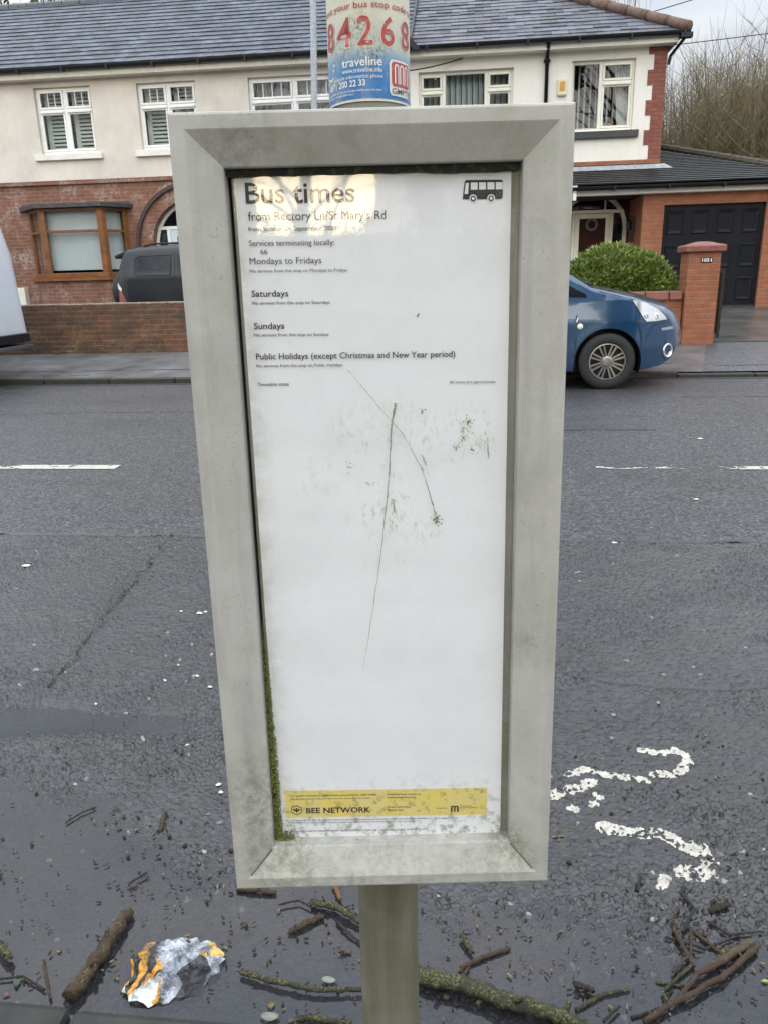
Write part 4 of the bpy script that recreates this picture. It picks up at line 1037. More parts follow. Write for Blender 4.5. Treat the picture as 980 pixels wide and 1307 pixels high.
for sd_ in (-1, 1):
    car.patch([(1.04,1.16),(1.02,1.02),(1.27,1.005),(1.265,1.035)], sd_, M_['carglass'], 'quarter_window', t_)
    car.patch([(.95,1.24),(.93,1.02),(.02,1.0),(.02,1.56),(.30,1.55)], sd_, M_['carglass'], 'side_window', t_)
    car.patch([(-.06,1.58),(-.06,1.0),(-.95,1.02),(-1.0,1.56)], sd_, M_['carglass'], 'side_window', t_)
    for pts in ([(1.04,.24),(1.06,.6),(1.03,1.0),(1.0,1.2)], [(-.02,.24),(-.02,1.0),(-.02,1.6)]): car.strip(pts, sd_, M_['black_plastic'], 'door_seam', t_, .0035, .0045)
    car.strip([(1.40,1.070),(1.60,1.02),(1.77,.972)], sd_, M_['black'], 'panel_seam', t_, .003, .0035); car.strip([(1.885,.60),(1.95,.66),(2.06,.70),(2.2,.715)], sd_, M_['black'], 'panel_seam', t_, .0028, .0035)
    car.strip([(2.02,.88),(1.84,.72),(1.87,.64),(1.90,.55),(1.88,.45)], sd_, M_['black_plastic'], 'panel_seam', t_, .003, .0030)
    hl = car.patch([(1.765,.965),(1.80,.968),(1.92,.935),(2.07,.865),(2.17,.78),(2.19,.745),(2.05,.735),(1.93,.735),(1.86,.83)], sd_, plain('headlamp_lens' if sd_ < 0 else 'headlamp_lens_far', (.72,.74,.76), .12, .10, 9, metal=.55, coat=1), 'headlight', t_, .010)
    for (q, w_) in (((1.93,.80),.030),((2.05,.79),.038)):
        m = WB(); p = car.P(q[0], q[1], sd_, .0125); m.lathe([(0,.001),(w_*.6,.002),(w_,.0)], p, (.35*1, sd_*.9, .1), 20); m.build('lamp_reflector', M_['chrome'], hl)
    m = WB(); p = Vector(car.P(2.235,.395,sd_,.004)); nrm = Vector((.62, sd_*.78, .06)).normalized()
    m.lathe([(.078,-.02),(.084,.008),(.074,.016),(.058,.010),(.052,-.03)], p, nrm, 28); fg = m.build('fog_lamp', M_['chrome'], t_, smooth=True)
    m = WB(); m.lathe([(0,-.005),(.052,-.01)], p, nrm, 24); m.build('lens', plain('fog_lens' if sd_ < 0 else 'fog_lens_far', (.10,.11,.13), .1, .1, coat=1), fg)
    m = WB(); m.lathe([(0,.012),(.02,.009),(.032,0)], car.P(1.205,.70,sd_,.001), (0,sd_,0), 16); m.build('indicator', plain('indicator_lens', (.75,.72,.62), .2), t_)
    car.patch([(2.12,.655),(2.28,.665),(2.29,.635),(2.14,.625)], sd_, M_['chrome'], 'bumper_trim', t_, .006)
    m = WB(); p = Vector(car.P(.88, 1.10, sd_, .11)); m.lathe([(0,-.09),(.06,-.08),(.085,0),(.06,.06),(0,.07)], p, (1,0,0), 14); m.build('wing_mirror', BLU, t_, smooth=True)
    car.patch([(-1.70,.95),(-1.95,.95),(-1.9,1.3),(-1.78,1.3)], sd_, plain('tail_lens', (.25,.01,.01), .15, coat=1), 'tail_light', t_, .008)
    for wx in (1.52, -1.21): wheel(t_, wx, 9.83+sd_*.895, .314, .312, .20, sd_, .205, M_['alloy'], 8, .06 if sd_ > 0 else 0)
car.topquad(1.02, .42, -.86, .86, M_['carglass'], 'windscreen', t_)
m = WB(); zt_ = car.zt
m.tube([(1.36,9.25,1.145),(1.27,9.9,1.19)], .012, 6); m.tube([(1.37,9.95,1.15),(1.28,10.45,1.17)], .012, 6); m.build('wiper', M_['black_plastic'], t_)
m = WB(); m.box(2.44,2.474,9.68,9.98,.55,.62); m.build('grille', M_['black_plastic'], t_)
# ---- dark four-wheel drive on the drive
def Ys(x, z):
    w = float(np.interp(z, [.2,.35,.6,1.05,1.15,1.5,1.68], [.82,.88,.90,.885,.86,.79,.70]))
    if x < -5.9: w -= .20*((-5.9-x)/.42)**2.2
    if x > -2.8: w -= .2*((x+2.8)/.9)**2
    return w
SG = .33
suv = Car(zt=[(-6.31,.45),(-6.30,.72),(-6.27,1.0),(-6.20,1.22),(-6.10,1.42),(-6.02,1.50),(-5.85,1.535),(-5.2,1.56),(-4.0,1.56),(-3.5,1.46),(-3.0,1.10),(-2.2,1.0),(-2.0,.85),(-1.92,.5)],
          zb=[(-6.31,.28),(-6.1,.20),(-2.1,.20),(-1.92,.30)], arches=[(-5.35,.20,.39),(-2.75,.20,.39)], Y=Ys, x0=-6.31, x1=-1.92, yc=13.6+.9, gz=SG, nose=lambda x: -.06*min(1, max(0, (-5.9-x)/.4)) + .1*max(0, x+2.6), crown=.05)
NAV = paint_mat('dark_navy', (.005,.007,.012), .1, .30, coat=.25)
t_ = thing('parked_suv', 'dark navy four-wheel drive with rear spare wheel parked behind the mossy wall', 'car', (-4.1, 14.5, SG))
suv.body('body', NAV, t_); arch_liner(suv, t_, -1); arch_liner(suv, t_, 1)
for sd_ in (-1, 1):
    suv.patch([(-5.87,1.345),(-5.88,1.11),(-5.83,1.075),(-5.22,1.075),(-5.21,1.41),(-5.80,1.40)], sd_, M_['carglass'], 'side_window', t_, .005)
    suv.patch([(-5.10,1.41),(-5.10,1.075),(-4.3,1.075),(-4.35,1.42)], sd_, M_['carglass'], 'side_window', t_, .005)
    suv.patch([(-4.2,1.42),(-4.18,1.07),(-3.2,1.06),(-3.55,1.36)], sd_, M_['carglass'], 'side_window', t_, .005)
    suv.strip([(-5.87,1.345),(-5.88,1.11),(-5.83,1.075),(-5.22,1.075),(-5.21,1.41),(-5.80,1.40),(-5.87,1.345)], sd_, M_['black'], 'window_seal', t_, .011, .008)
    suv.strip([(-6.1,.84),(-5.0,.86),(-3.0,.86)], sd_, M_['black'], 'side_moulding', t_, .012, .006)
    for x_ in (-5.15, -4.25): suv.strip([(x_,.40),(x_,1.05),(x_+.01,1.46)], sd_, M_['black'], 'door_seam', t_, .004, .005)
    suv.patch([(-6.255,.87),(-6.24,.86),(-6.16,.80),(-6.06,.62),(-6.26,.60)], sd_, plain('red_tail_lens' if sd_ < 0 else 'red_tail_lens_far', (.22,.012,.014), .12, .15, 9, coat=1), 'tail_light', t_, .010)
    suv.patch([(-6.27,.95),(-6.25,.955),(-6.165,.86),(-6.185,.81),(-6.27,.86)], sd_, plain('clear_lens' if sd_ < 0 else 'clear_lens_far', (.75,.70,.68), .12, coat=1), 'reversing_light', t_, .013)
    for wx in (-5.35, -2.75): wheel(t_, wx, 14.5+sd_*.89, SG+.20, .36, .22, sd_, .22, M_['alloy'], 6)
    m = WB(); m.tube([(-5.75,14.5+sd_*.66,SG+1.565),(-5.6,14.5+sd_*.67,SG+1.605),(-3.9,14.5+sd_*.67,SG+1.61),(-3.75,14.5+sd_*.66,SG+1.57)], .018, 8); m.build('roof_rail', M_['black_plastic'], t_)
m = WB(); m.hexa([(-6.36,13.98,SG+1.37),(-6.06,13.95,SG+1.46),(-6.06,15.05,SG+1.46),(-6.36,15.02,SG+1.37),(-6.38,13.98,SG+1.43),(-6.04,13.95,SG+1.545),(-6.04,15.05,SG+1.545),(-6.38,15.02,SG+1.43)]); m.build('rear_spoiler', NAV, t_, bevel=.015)
m = WB(); rows = []
for i in range(9):
    z = 1.02+(1.43-1.02)*i/8; xs_ = float(np.interp(z, [.72,1.0,1.22,1.42], [-6.30,-6.27,-6.20,-6.10])); rows.append([(xs_-.06*(1-t*t)-.008, 14.5+.66*t, SG+z) for t in np.linspace(-1,1,9)])
m.add([p for r in rows for p in r], [(i*9+j,i*9+j+1,(i+1)*9+j+1,(i+1)*9+j) for i in range(8) for j in range(8)]); m.build('rear_window', M_['carglass'], t_, smooth=True)
m = WB(); m.lathe([(0,.235),(.30,.235),(.335,.21),(.345,.17),(.345,.0),(.30,-.03)], (-6.33,14.45,SG+.79), (-1,0,0), 40); sw = m.build('spare_wheel', M_['tyre'], t_, smooth=True)
m = WB(); m.lathe([(0,.24),(.27,.24),(.29,.232),(.30,.236)], (-6.33,14.45,SG+.79), (-1,0,0), 40); m.build('wheel_cover', plain('silver_cover', (.5,.51,.52), .3, metal=.5), sw)
m = WB(); m.box(-6.42,-6.2,13.72,15.28,SG+.34,SG+.56); m.build('rear_bumper', M_['black_plastic'], t_, bevel=.03)
suv.topquad(-3.02, -3.48, -.86, .86, M_['carglass'], 'windscreen', t_)
# ---- white van, only its tail in view
def Yv(x, z):
    w = float(np.interp(z, [.35,.5,.9,1.3,1.9,2.25], [.92,.96,.975,.97,.91,.80]))
    if x > -5.35: w -= .05*((x+5.35)/.22)**2
    if x < -9.4: w -= .3*((-9.4-x)/.9)**2
    return w
van = Car(zt=[(-10.3,.6),(-10.2,1.0),(-9.7,1.25),(-9.1,1.95),(-8.7,2.2),(-8.0,2.28),(-5.5,2.26),(-5.33,2.20),(-5.26,2.08),(-5.215,1.9),(-5.19,1.5),(-5.165,1.05),(-5.155,.66)],
          zb=[(-10.3,.4),(-5.155,.56)], arches=[(-6.15,.34,.42),(-9.35,.34,.42)], Y=Yv, x0=-10.3, x1=-5.155, yc=8.62+.97, gz=.004, nose=lambda x: .03 if x > -5.4 else 0, crown=.05)
VW = paint_mat('van_white', (.62,.66,.70), 0, .35, .25, .5)
t_ = thing('parked_van', 'white panel van at the left edge with a black rear step bumper', 'van', (-7.7, 9.59, .004))
van.body('body', VW, t_); arch_liner(van, t_, -1)
m = WB(); m.box(-5.32,-5.11,8.66,10.52,.535,.655); m.box(-5.9,-5.32,8.625,8.66,.50,.64); m.build('rear_bumper', M_['black_plastic'], t_, bevel=.015)
m = WB(); m.box(-5.5,-5.065,8.60,10.5,.452,.502); m.build('tow_step', plain('grey_step', (.06,.062,.065), .55, .2), t_, bevel=.008)
for sd_ in (-1, 1):
    van.strip([(-5.6,.90),(-5.18,.90)], sd_, plain('van_crease', (.40,.43,.46), .5), 'side_crease', t_, .006, .003)
    for wx in (-6.15, -9.35): wheel(t_, wx, 9.59+sd_*.96, .34, .335, .21, sd_, .20, M_['alloy'], 6)
    van.patch([(-8.3,1.9),(-8.3,1.25),(-9.2,1.2),(-8.9,1.88)], sd_, M_['carglass'], 'side_window', t_)
for z in (1.70, .83):
    m = WB(); m.tube([(-5.165 if z > 1 else -5.15,8.70,z-.05),(-5.165 if z > 1 else -5.15,8.70,z+.05)], .022, 10); m.box(-5.20,-5.15,8.68,8.73,z-.035,z+.035); m.build('door_hinge', M_['galv'], t_, bevel=.004)
m = WB(); m.box(-5.21,-5.165,8.648,8.652,1.12,1.135); m.lathe([(0,.0),(.012,.004),(.014,-.02)], (-5.235,8.64,1.03), (0,-1,0), 10); m.build('door_catch', M_['black_plastic'], t_)
t_.location.x -= 1.07
# ================================================================== TREES, WIRES, LAMP POST
def branch(m, p, d, ln, r, depth, rr, spread=.6, droop=0.0, n=5, kids=(2,4), sides=6):
    pts = [Vector(p)]; dd = Vector(d).normalized(); rad = [r]
    for i in range(n):
        dd = (dd+Vector((rr.gauss(0,.13), rr.gauss(0,.13), rr.gauss(0,.09)-droop))).normalized()
        pts.append(pts[-1]+dd*ln/n); rad.append(r*(1-.62*(i+1)/n))
    m.tube(pts, rad, sides if r > .02 else 3, cap=False)
    if depth:
        for k in range(rr.randint(*kids)):
            i = rr.randint(2, n); q = pts[i]
            nd = (dd+Vector((rr.gauss(0,spread), rr.gauss(0,spread), rr.gauss(0,spread*.6)+.12))).normalized()
            branch(m, q, nd, ln*rr.uniform(.5,.8), rad[i]*.78, depth-1, rr, spread, droop, n, kids, sides)
M_['twig'] = plain('bare_twig', (.15,.125,.066), .85, .35, 3, bump=0)
M_['twig_dark'] = plain('dark_twig', (.105,.09,.072), .85, .3, 3, bump=0)
# bare upright shrubs beyond the garage
def bare_shrub(name, label, seed, loc, h, nst, mat, rad=1.6):
    rr = random.Random(seed); t_ = thing(name, label, 'shrub', loc, 'bare shrubs beyond the garage'); m = _MB()
    for i in range(nst):
        a = rr.uniform(0, 2*pi); r = rad*sqrt(rr.random()); x, y = r*cos(a), r*sin(a)
        hh = h*rr.uniform(.55, 1.0)*(1-.12*(r/rad)**2); lx, ly = rr.gauss(0,.10)+x*.10, rr.gauss(0,.10)+y*.10
        pts = []; rd = []
        for k in range(6):
            f = k/5; pts.append((x+lx*f*hh*.6+rr.gauss(0,.035)*f*hh*.3, y+ly*f*hh*.6, hh*f)); rd.append(.020*(1-.86*f)+.0025)
        m.tube(pts, rd, 3, cap=False)
        for b in range(13):
            f = rr.uniform(.12, .97); q = Vector(pts[0]).lerp(Vector(pts[5]), f) if 0 else Vector(pts[min(4, int(f*5))]).lerp(Vector(pts[min(5, int(f*5)+1)]), f*5-int(f*5))
            d = Vector((rr.gauss(0,.75), rr.gauss(0,.6), .8)).normalized(); l = hh*rr.uniform(.08,.24)
            m.tube([q, q+d*l*.5, q+d*l+Vector((0,0,l*.12))], [.0075,.005,.0022], 3, cap=False)
    o = m.build('stems', mat, None, fix=False); o.parent = t_
    return t_
sh = [(5.9,22.6,6.0,90,'olive bare shrub of thin upright stems nearest the house corner'),(7.3,22.0,5.6,90,'olive bare shrub of thin stems behind the garage roof hip'),(8.6,22.8,6.0,90,'olive bare shrub at the right edge above the garage roof'),
      (6.6,24.6,6.9,80,'taller grey-brown bare shrub behind the olive one by the house corner'),(8.2,25.0,7.0,80,'tallest grey-brown bare shrub in the back row right of the house'),(9.9,24.2,6.4,80,'grey-brown bare shrub in the back row at the far right')]
for i, (x, y, h, n_, lb) in enumerate(sh): bare_shrub('bare_shrub', lb, 40+i, (x, y, .5), h, int(n_*3.6), M_['twig'] if i < 4 else M_['twig_dark'], 1.5)
# low tangled hedge at their feet
t_ = thing('bramble_hedge', 'low tangled ochre hedge at the foot of the bare shrubs', 'hedge', (8, 21.4, .5)); m = _MB(); rr = random.Random(77)
for i in range(1100):
    x, y = rr.uniform(-3.6, 4), rr.gauss(0,.45); p = Vector((x, y, rr.uniform(0, 2.7))); d = Vector((rr.gauss(0,.6), rr.gauss(0,.5), rr.uniform(-.3,1.1))).normalized(); l = rr.uniform(.5,1.2)
    m.tube([p, p+d*l*.5+Vector((0,0,.05)), p+d*l], [.009,.007,.003], 3, cap=False)
o = m.build('stems', plain('ochre_twig', (.16,.125,.055), .9, .35, 3, bump=0), None, fix=False); o.parent = t_
# a slim bare tree standing up out of the shrubs on the right
t_ = thing('bare_tree', 'slim leafless tree rising above the shrubs at the right edge', 'tree', (8.6, 26, .5)); m = _MB(); rr = random.Random(3)
m.tube([(0,0,0),(.05,0,3),(.0,.1,5.5),(.1,0,7.6)], [.09,.07,.045,.02], 8); o = m.build('trunk', M_['twig_dark'], None); o.parent = t_
m = _MB()
for k in range(16):
    z = 3+k*.28; branch(m, (.05,0,z), (rr.gauss(0,.5), rr.gauss(0,.5), 1.3), 1.3, .011, 2, rr, .4, 0, 5, (2,3), 4)
o = m.build('crown', M_['twig_dark'], None, fix=False); o.parent = t_
# weeping birch behind the slate roof
t_ = thing('birch_tree', 'weeping leafless birch showing above the slate hip', 'tree', (3.4, 29, .5)); m = _MB(); rr = random.Random(12)
m.tube([(0,0,0),(.1,0,4),(-.1,.1,8),(.1,0,12)], [.17,.14,.09,.03], 8); o = m.build('trunk', plain('birch_bark', (.35,.33,.30), .8, .5, 6), None); o.parent = t_
m = _MB()
for k in range(26):
    z = 6+k*.24; a = rr.uniform(0, 2*pi); p = Vector((0,0,z)); pts = [p]; d = Vector((cos(a), sin(a), .75))
    for j in range(6): d = (d+Vector((0,0,-.22))).normalized(); pts.append(pts[-1]+d*.36)
    m.tube(pts, [.03-.0035*j for j in range(7)], 4, cap=False)
    for b in range(26):
        q = pts[rr.randint(2,6)]+Vector((rr.gauss(0,.12), rr.gauss(0,.12), 0)); l = rr.uniform(.8,2.2); e = Vector((rr.gauss(0,.1), rr.gauss(0,.1), -1))
        m.tube([q, q+e*l*.5+Vector((rr.gauss(0,.05),0,0)), q+e*l], [.008,.006,.003], 3, cap=False)
o = m.build('crown', plain('birch_twig', (.16,.12,.10), .9, .3, 3, bump=0), None, fix=False); o.parent = t_
# evergreens behind the dark roof
M_['ever'] = leaf_mat('conifer_leaf', (.022,.045,.012), (.075,.11,.030), .6, .15)
for i, (x, y, h, lb) in enumerate([(-13.4,26,11.6,'dark evergreen tree rising over the left end of the tiled roof'),(-10.6,26.5,10.9,'lower yellow-green evergreen over the tiled roof'),(-17,27,12.0,'tall evergreen behind the far left of the tiled roof')]):
    t_ = thing('evergreen_tree', lb, 'tree', (x, y, .5), 'evergreens behind the tiled roof'); rr = random.Random(60+i)
    m = _MB(); m.tube([(0,0,0),(.05,0,h*.5),(0,.05,h*.9)], [.22,.15,.04], 8); o = m.build('trunk', M_['bark'], None); o.parent = t_
    m = _MB(); cl = []
    for k in range(34):
        f = rr.uniform(.4, 1); a = rr.uniform(0, 2*pi); r = 2.2*(1.15-f); cl.append(((r*cos(a), r*sin(a), h*f-.3), (.75,.75,.55)))
    leaf_cloud(m, cl, 5200, .20, rr, .35, .5); o = m.build('crown', M_['ever'], None, fix=False); o.parent = t_
# overhead wires
def wire(label, a, b, sag):
    m = _MB(); a = Vector(a); b = Vector(b); m.tube([a.lerp(b, i/14)-Vector((0,0,sag*(1-(2*i/14-1)**2))) for i in range(15)], .012, 5)
    tag(m.build('overhead_wire', M_['black_plastic'], None), label, 'wire')
wire('upper thin overhead wire crossing the sky right of the roof', (3.6,24,7.55), (15,27,10.9), .05)
wire('lower thin overhead wire just above the bare shrubs', (4.6,24,6.95), (16,26,8.2), .05)
wire('thin cable running from the gutter step down to the cream wall', (-1.3,16.6,5.05), (-.2,16.96,5.3), .03)
# galvanised lamp post on the far footway
t_ = thing('lamp_post', 'thin galvanised steel post standing behind the bus stop sign', 'post', (-1.93, 10.2, .1))
m = WB(); a = Vector((-2.02,10.2,.08)); b = Vector((-1.775,10.2,6.4)); m.tube([a, a.lerp(b,.2), a.lerp(b,.2001), b], [.07,.07,.041,.036], 16)
m.build('shaft', M_['galv'], t_, smooth=False)
m = WB(); m.tube([b, b+Vector((.02,-.25,.12)), b+Vector((.03,-.7,.18))], .028, 10); m.build('bracket', M_['galv'], t_); m = WB(); m.box(b.x-.06, b.x+.12, b.y-1.15, b.y-.68, b.z+.14, b.z+.24); m.build('lamp_head', M_['galv'], t_, bevel=.03)
# behind the camera: what the panes reflect
t_ = thing('street_tree', 'large leafless tree on the near verge', 'tree', (.15, -9.5, .1)); rr = random.Random(5); m = _MB()
m.tube([(0,0,0),(.05,0,1.2),(-.05,.05,2.4),(.1,0,3.4)], [.13,.11,.09,.07], 10); o = m.build('trunk', M_['bark'], None); o.parent = t_
m = _MB()
for k in range(13):
    z = 1.0+k*.19; a = k*2.4; branch(m, (0,0,z), (cos(a), sin(a)*.7, rr.uniform(.25,.9)), rr.uniform(2.4,3.6), .028, 3, rr, .5, 0, 5, (3,4), 6)
o = m.build('crown', M_['twig_dark'], None, fix=False); o.parent = t_
for i, x in enumerate((-15, 9.5)):
    dup(t_, (x, -13-1*i, .1), 1.3+i, ('leafless tree on the verge left of the large one', 'leafless tree on the verge right of the large one')[i], 'street trees on the near verge', (3.2, 3.2, 3.2)); 
t_['group'] = 'street trees on the near verge'
for i, (x, y) in enumerate(((-.8,-12.5),(2.4,-13.5))):  # unseen oaks, added so their crowns keep the sun out of an upstairs window
    t_ = thing('unseen_oak', ('unseen evergreen oak added to block the sun, opposite the gutter step', 'unseen evergreen oak added to block the sun, opposite the gate pillar')[i], 'tree', (x, y, .1), 'added unseen evergreen oaks on the near verge'); rr = random.Random(90+i)
    m = _MB(); m.tube([(0,0,0),(.1,0,3),(.0,.1,6),(0,0,9)], [.2,.17,.13,.05], 8); o = m.build('trunk', M_['bark'], None); o.parent = t_
    m = _MB(); cl = [((rr.gauss(0,1.3), rr.gauss(0,1.0), rr.uniform(6.6,11.5)), (1.3,1.2,.9)) for k in range(16)]
    leaf_cloud(m, cl, 9000, .52, rr, .6, .2); o = m.build('crown', M_['ever'], None, fix=False); o.parent = t_
src = t_
for i, x in enumerate((-9, -14, -19, -25, -32, 10, 15, 21, 27, 34)):
    dup(src, (x, -20-(i % 3)*2.2, -2.2), i*1.3, 'added unseen evergreen oak by the long unseen hedge, %d metres %s of the bus stop' % (abs(x), 'west' if x < 0 else 'east'), 'added unseen evergreen oaks on the near verge', (1.25, 1.25, 1.0))
hd = _MB(); rr = random.Random(4); hd.box(-40, 40, -24.6, -23.6, .1, 4.0); leafs = [((x, -23.6, 2.4),(1.2,.5,2.05)) for x in np.linspace(-40, 40, 50)]  # unseen hedge, added and sized to cut off the lower sun
leaf_cloud(hd, leafs, 9000, .3, rr, .5); tag(hd.build('hedge', M_['ever'], None, fix=False), 'unseen long dark hedge behind the camera, added to hide the low sun', 'hedge')
# ================================================================== BUS STOP: POLE AND TIMETABLE CASE
LEAN = R(1.75); V0 = .545
Rm = (Matrix.Rotation(YAW, 4, 'Z') @ Matrix.Rotation(-LEAN, 4, 'X'))
org = Vector((0,0,CAMZ)) + fh*.60
upv = (Rm @ Vector((0,0,1))); awv = (Rm @ Vector((0,1,0)))
base = org - upv*V0
case = thing('timetable_case', 'grey metal bus timetable case with sloping frame mounted on the stop pole', 'timetable case', base, None, (-LEAN, 0, YAW))
ALG = (.10,.115,.028); DRK = (.035,.038,.018); ALG2 = (.12,.135,.055)
FB = (.475,.465,.428)
blobs = [((-.105,.012,V0+.092),.0,.034,DRK,.5),((-.075,.006,V0+.094),.0,.05,ALG2,.22),((.0,.006,V0+.085),.0,.06,ALG2,.15),((-.118,.008,V0-.445),.01,.055,ALG2,.75),((-.118,.008,V0-.50),.0,.05,ALG2,.55),
         ((-.10,.008,V0-.527),.0,.04,ALG,.65),((-.02,.003,V0-.538),.02,.16,ALG2,.45),((.113,.01,V0-.522),.0,.03,ALG,.75),((.09,.01,V0-.510),.0,.05,ALG2,.4),((.12,.005,V0-.30),.0,.05,ALG2,.35),((.105,.012,V0-.503),.0,.02,DRK,.8)]
M_['case'] = weathered('case_paint', FB, blobs, .52)
def ring(m, a, b, flip=False):    # a,b = (u0,u1,v0,v1,d)
    qa = [(a[0],a[4],a[2]),(a[1],a[4],a[2]),(a[1],a[4],a[3]),(a[0],a[4],a[3])]; qb = [(b[0],b[4],b[2]),(b[1],b[4],b[2]),(b[1],b[4],b[3]),(b[0],b[4],b[3])]
    m.add(qa+qb, [(0,1,5,4),(1,2,6,5),(2,3,7,6),(3,0,4,7)])
class LB(MB):
    def build(s, name, mat, parent=None, **k):
        o = _MB.build(s, name, mat, None, **k); o.parent = parent; return o
O_ = [-.1463, .1433, V0-.545, V0+.1143, 0.0]
m = LB()
prof = [(0.0, .052),(.0,.0022),(.0007,.0007),(.0022,.0),(.0112,.0),(.0122,.0004),(.0345,.0125),(.0352,.0135),(.0352,.034)]
rings = [(O_[0]+i, O_[1]-i*.98, O_[2]+i*1.02, O_[3]-i, d) for i, d in prof]
for a, b in zip(rings[:-1], rings[1:]): ring(m, a, b)
b = rings[0]; m.quad((b[0],b[4],b[2]),(b[1],b[4],b[2]),(b[1],b[4],b[3]),(b[0],b[4],b[3]))
fr_ = m.build('frame', M_['case'], case)
# mitre joints at the lower corners
m = LB()
for sx in (-1, 1):
    ux = O_[0] if sx < 0 else O_[1]
    a = Vector((ux-sx*.0145, .0008, O_[2]+.0150)); b = Vector((ux-sx*.0340, .0118, O_[2]+.0348)); m.bar(a-Vector((0,.0009,0)), b-Vector((0,.0009,0)), .0006, .0006)
m.build('mitre_joint', plain('joint_dirt', (.07,.07,.045), .8, .3), fr_)
# inner tray that carries the sheet
IU0, IU1, IV0, IV1 = rings[-1][0], rings[-1][1], rings[-1][2], rings[-1][3]
M_['tray'] = weathered('tray_metal', (.27,.265,.23), [((-.10,.026,V0-.50),.01,.05,ALG,.9),((.02,.026,V0-.512),.0,.10,ALG2,.7),((.104,.026,V0-.40),.02,.16,ALG2,.7),((-.108,.026,V0-.30),.02,.2,ALG,.8),((.0,.026,V0+.078),.05,.13,DRK,.9)], .45)  # the DRK blob paints recess shade along the tray top
m = LB(); r = .009; tr0 = [-.1085, .1090, V0-.5105, V0+.0785]
poly = []
for (cx_, cz_, a0) in ((tr0[0]+r, tr0[2]+r, pi),(tr0[1]-.002, tr0[2]+.002, 1.5*pi),(tr0[1]-.002, tr0[3]-.002, 0),(tr0[0]+.002, tr0[3]-.002, .5*pi)):
    rr_ = r if cx_ == tr0[0]+r else .002
    for k in range(7): poly.append((cx_+rr_*cos(a0+k*pi/12), cz_+rr_*sin(a0+k*pi/12)))
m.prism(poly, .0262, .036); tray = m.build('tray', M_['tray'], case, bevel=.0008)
t = NT('recess_shade'); t.bsdf(t.mix(t.rng(t.noise(160, 5, .75), .5, .62), (.012,.012,.010), (.055,.062,.022)), .8, normal=t.bump(t.noise(300, 4), .6, .001)); M_['shade_strip'] = t.mat  # near-black strip colour paints the recess shade, with moss-green flecks
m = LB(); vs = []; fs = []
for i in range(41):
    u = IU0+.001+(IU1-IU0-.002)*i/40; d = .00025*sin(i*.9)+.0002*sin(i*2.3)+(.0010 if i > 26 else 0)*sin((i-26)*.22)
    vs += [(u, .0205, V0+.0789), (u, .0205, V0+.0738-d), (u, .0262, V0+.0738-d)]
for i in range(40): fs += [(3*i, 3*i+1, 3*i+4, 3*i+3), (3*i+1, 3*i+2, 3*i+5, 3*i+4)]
m.add(vs, fs); m.build('recess_shade_strip', M_['shade_strip'], case)
# timetable sheet
ROT = -.0125
t = NT('timetable_paper'); x_, y_, z_ = t.xyz()
c = t.mix(t.rng(t.noise(7, 4), .35, .7, 0, .25), (.82,.83,.84), (.74,.755,.765))
up_ = t.math('MULTIPLY', t.rng(t.noise(300, 5, .7, stretch=(1,1,.45)), .50, .64), t.rng(t.noise(26, 4, .6), .44, .62))
mk = t.math('MAXIMUM', t.blob((.005,.025,V0-.165), .02, .085), t.blob((.068,.025,V0-.125), .006, .034))
c = t.mix(t.math('MULTIPLY', t.math('MULTIPLY', up_, mk), .85), c, (.36,.38,.15))
low = t.rng(z_, V0-.44, V0-.51, 0, 1)
c = t.mix(t.math('MULTIPLY', t.math('MULTIPLY', t.rng(t.noise(130, 5, .7), .50, .64), low), .8), c, (.16,.165,.07))
c = t.mix(t.math('MULTIPLY', t.rng(t.noise(700, 2), .745, .765), .7), c, (.10,.10,.07))
rb = t.math('MULTIPLY', t.rng(x_, -.088, -.103, 0, 1), t.rng(t.noise(45, 5, .7), .4, .6)); c = t.mix(t.math('MULTIPLY', rb, .35), c, (.35,.36,.22))
t.bsdf(c, .65, normal=t.bump(t.noise(5, 2, stretch=(.7,1.0,3.0)), .22, .008)); M_['paper'] = t.mat
PX0, PX1, PZ0, PZ1 = -.1058, .1022, V0-.5095, V0+.0742
nu, nv = 24, 60; vs = []; fs = []
for j in range(nv+1):
    for i in range(nu+1):
        u = PX0+(PX1-PX0)*i/nu; v = PZ0+(PZ1-PZ0)*j/nv
        vs.append((u - .0000, .0250+.0005*sin(v*70+u*9)*.5, v + ROT*u*0))
for j in range(nv):
    for i in range(nu): fs.append((j*(nu+1)+i, j*(nu+1)+i+1, (j+1)*(nu+1)+i+1, (j+1)*(nu+1)+i))
sheet_ = npmesh('timetable_sheet', vs, fs, M_['paper'], case, smooth=True)
DT = .0243
def plc(u, v): return (u, DT, V0+v + ROT*(u+.098))
def LT(txt, u, v, w, cap, bold=0.0, mat=None): return lettering(txt, u, v, w, cap, mat or M_['ink'], sheet_, lambda a, b: plc(a, b), bold)
M_['ink'] = plain('timetable_ink', (.022,.022,.024), .6, bump=0); M_['purple'] = plain('purple_ink', (.16,.015,.10), .6, bump=0)
LT('Bus times', -.0981, .0556, .0824, .0143, .012)
LT('from Rectory Ln/St Mary\'s Rd', -.0972, .0432, .1045, .0062, .0)
LT('from Sunday, 24 September 2023', -.0977, .0357, .0670, .0031, .006)
LT('Services terminating locally:', -.0979, .0250, .0655, .0040, .002)
LT('66', -.0896, .0190, .0055, .0034, .006, M_['purple'])
LT('Mondays to Fridays', -.0983, .0117, .0553, .0046, .0)
LT('No services from this stop on Mondays to Fridays', -.0986, .0054, .0752, .0024, .0)
LT('Saturdays', -.0987, -.0126, .0288, .0046, .011); LT('No services from this stop on Saturdays', -.0985, -.0186, .0607, .0024, .003)
LT('Sundays', -.0985, -.0371, .0241, .0046, .011); LT('No services from this stop on Sundays', -.0987, -.0430, .0587, .0024, .003)
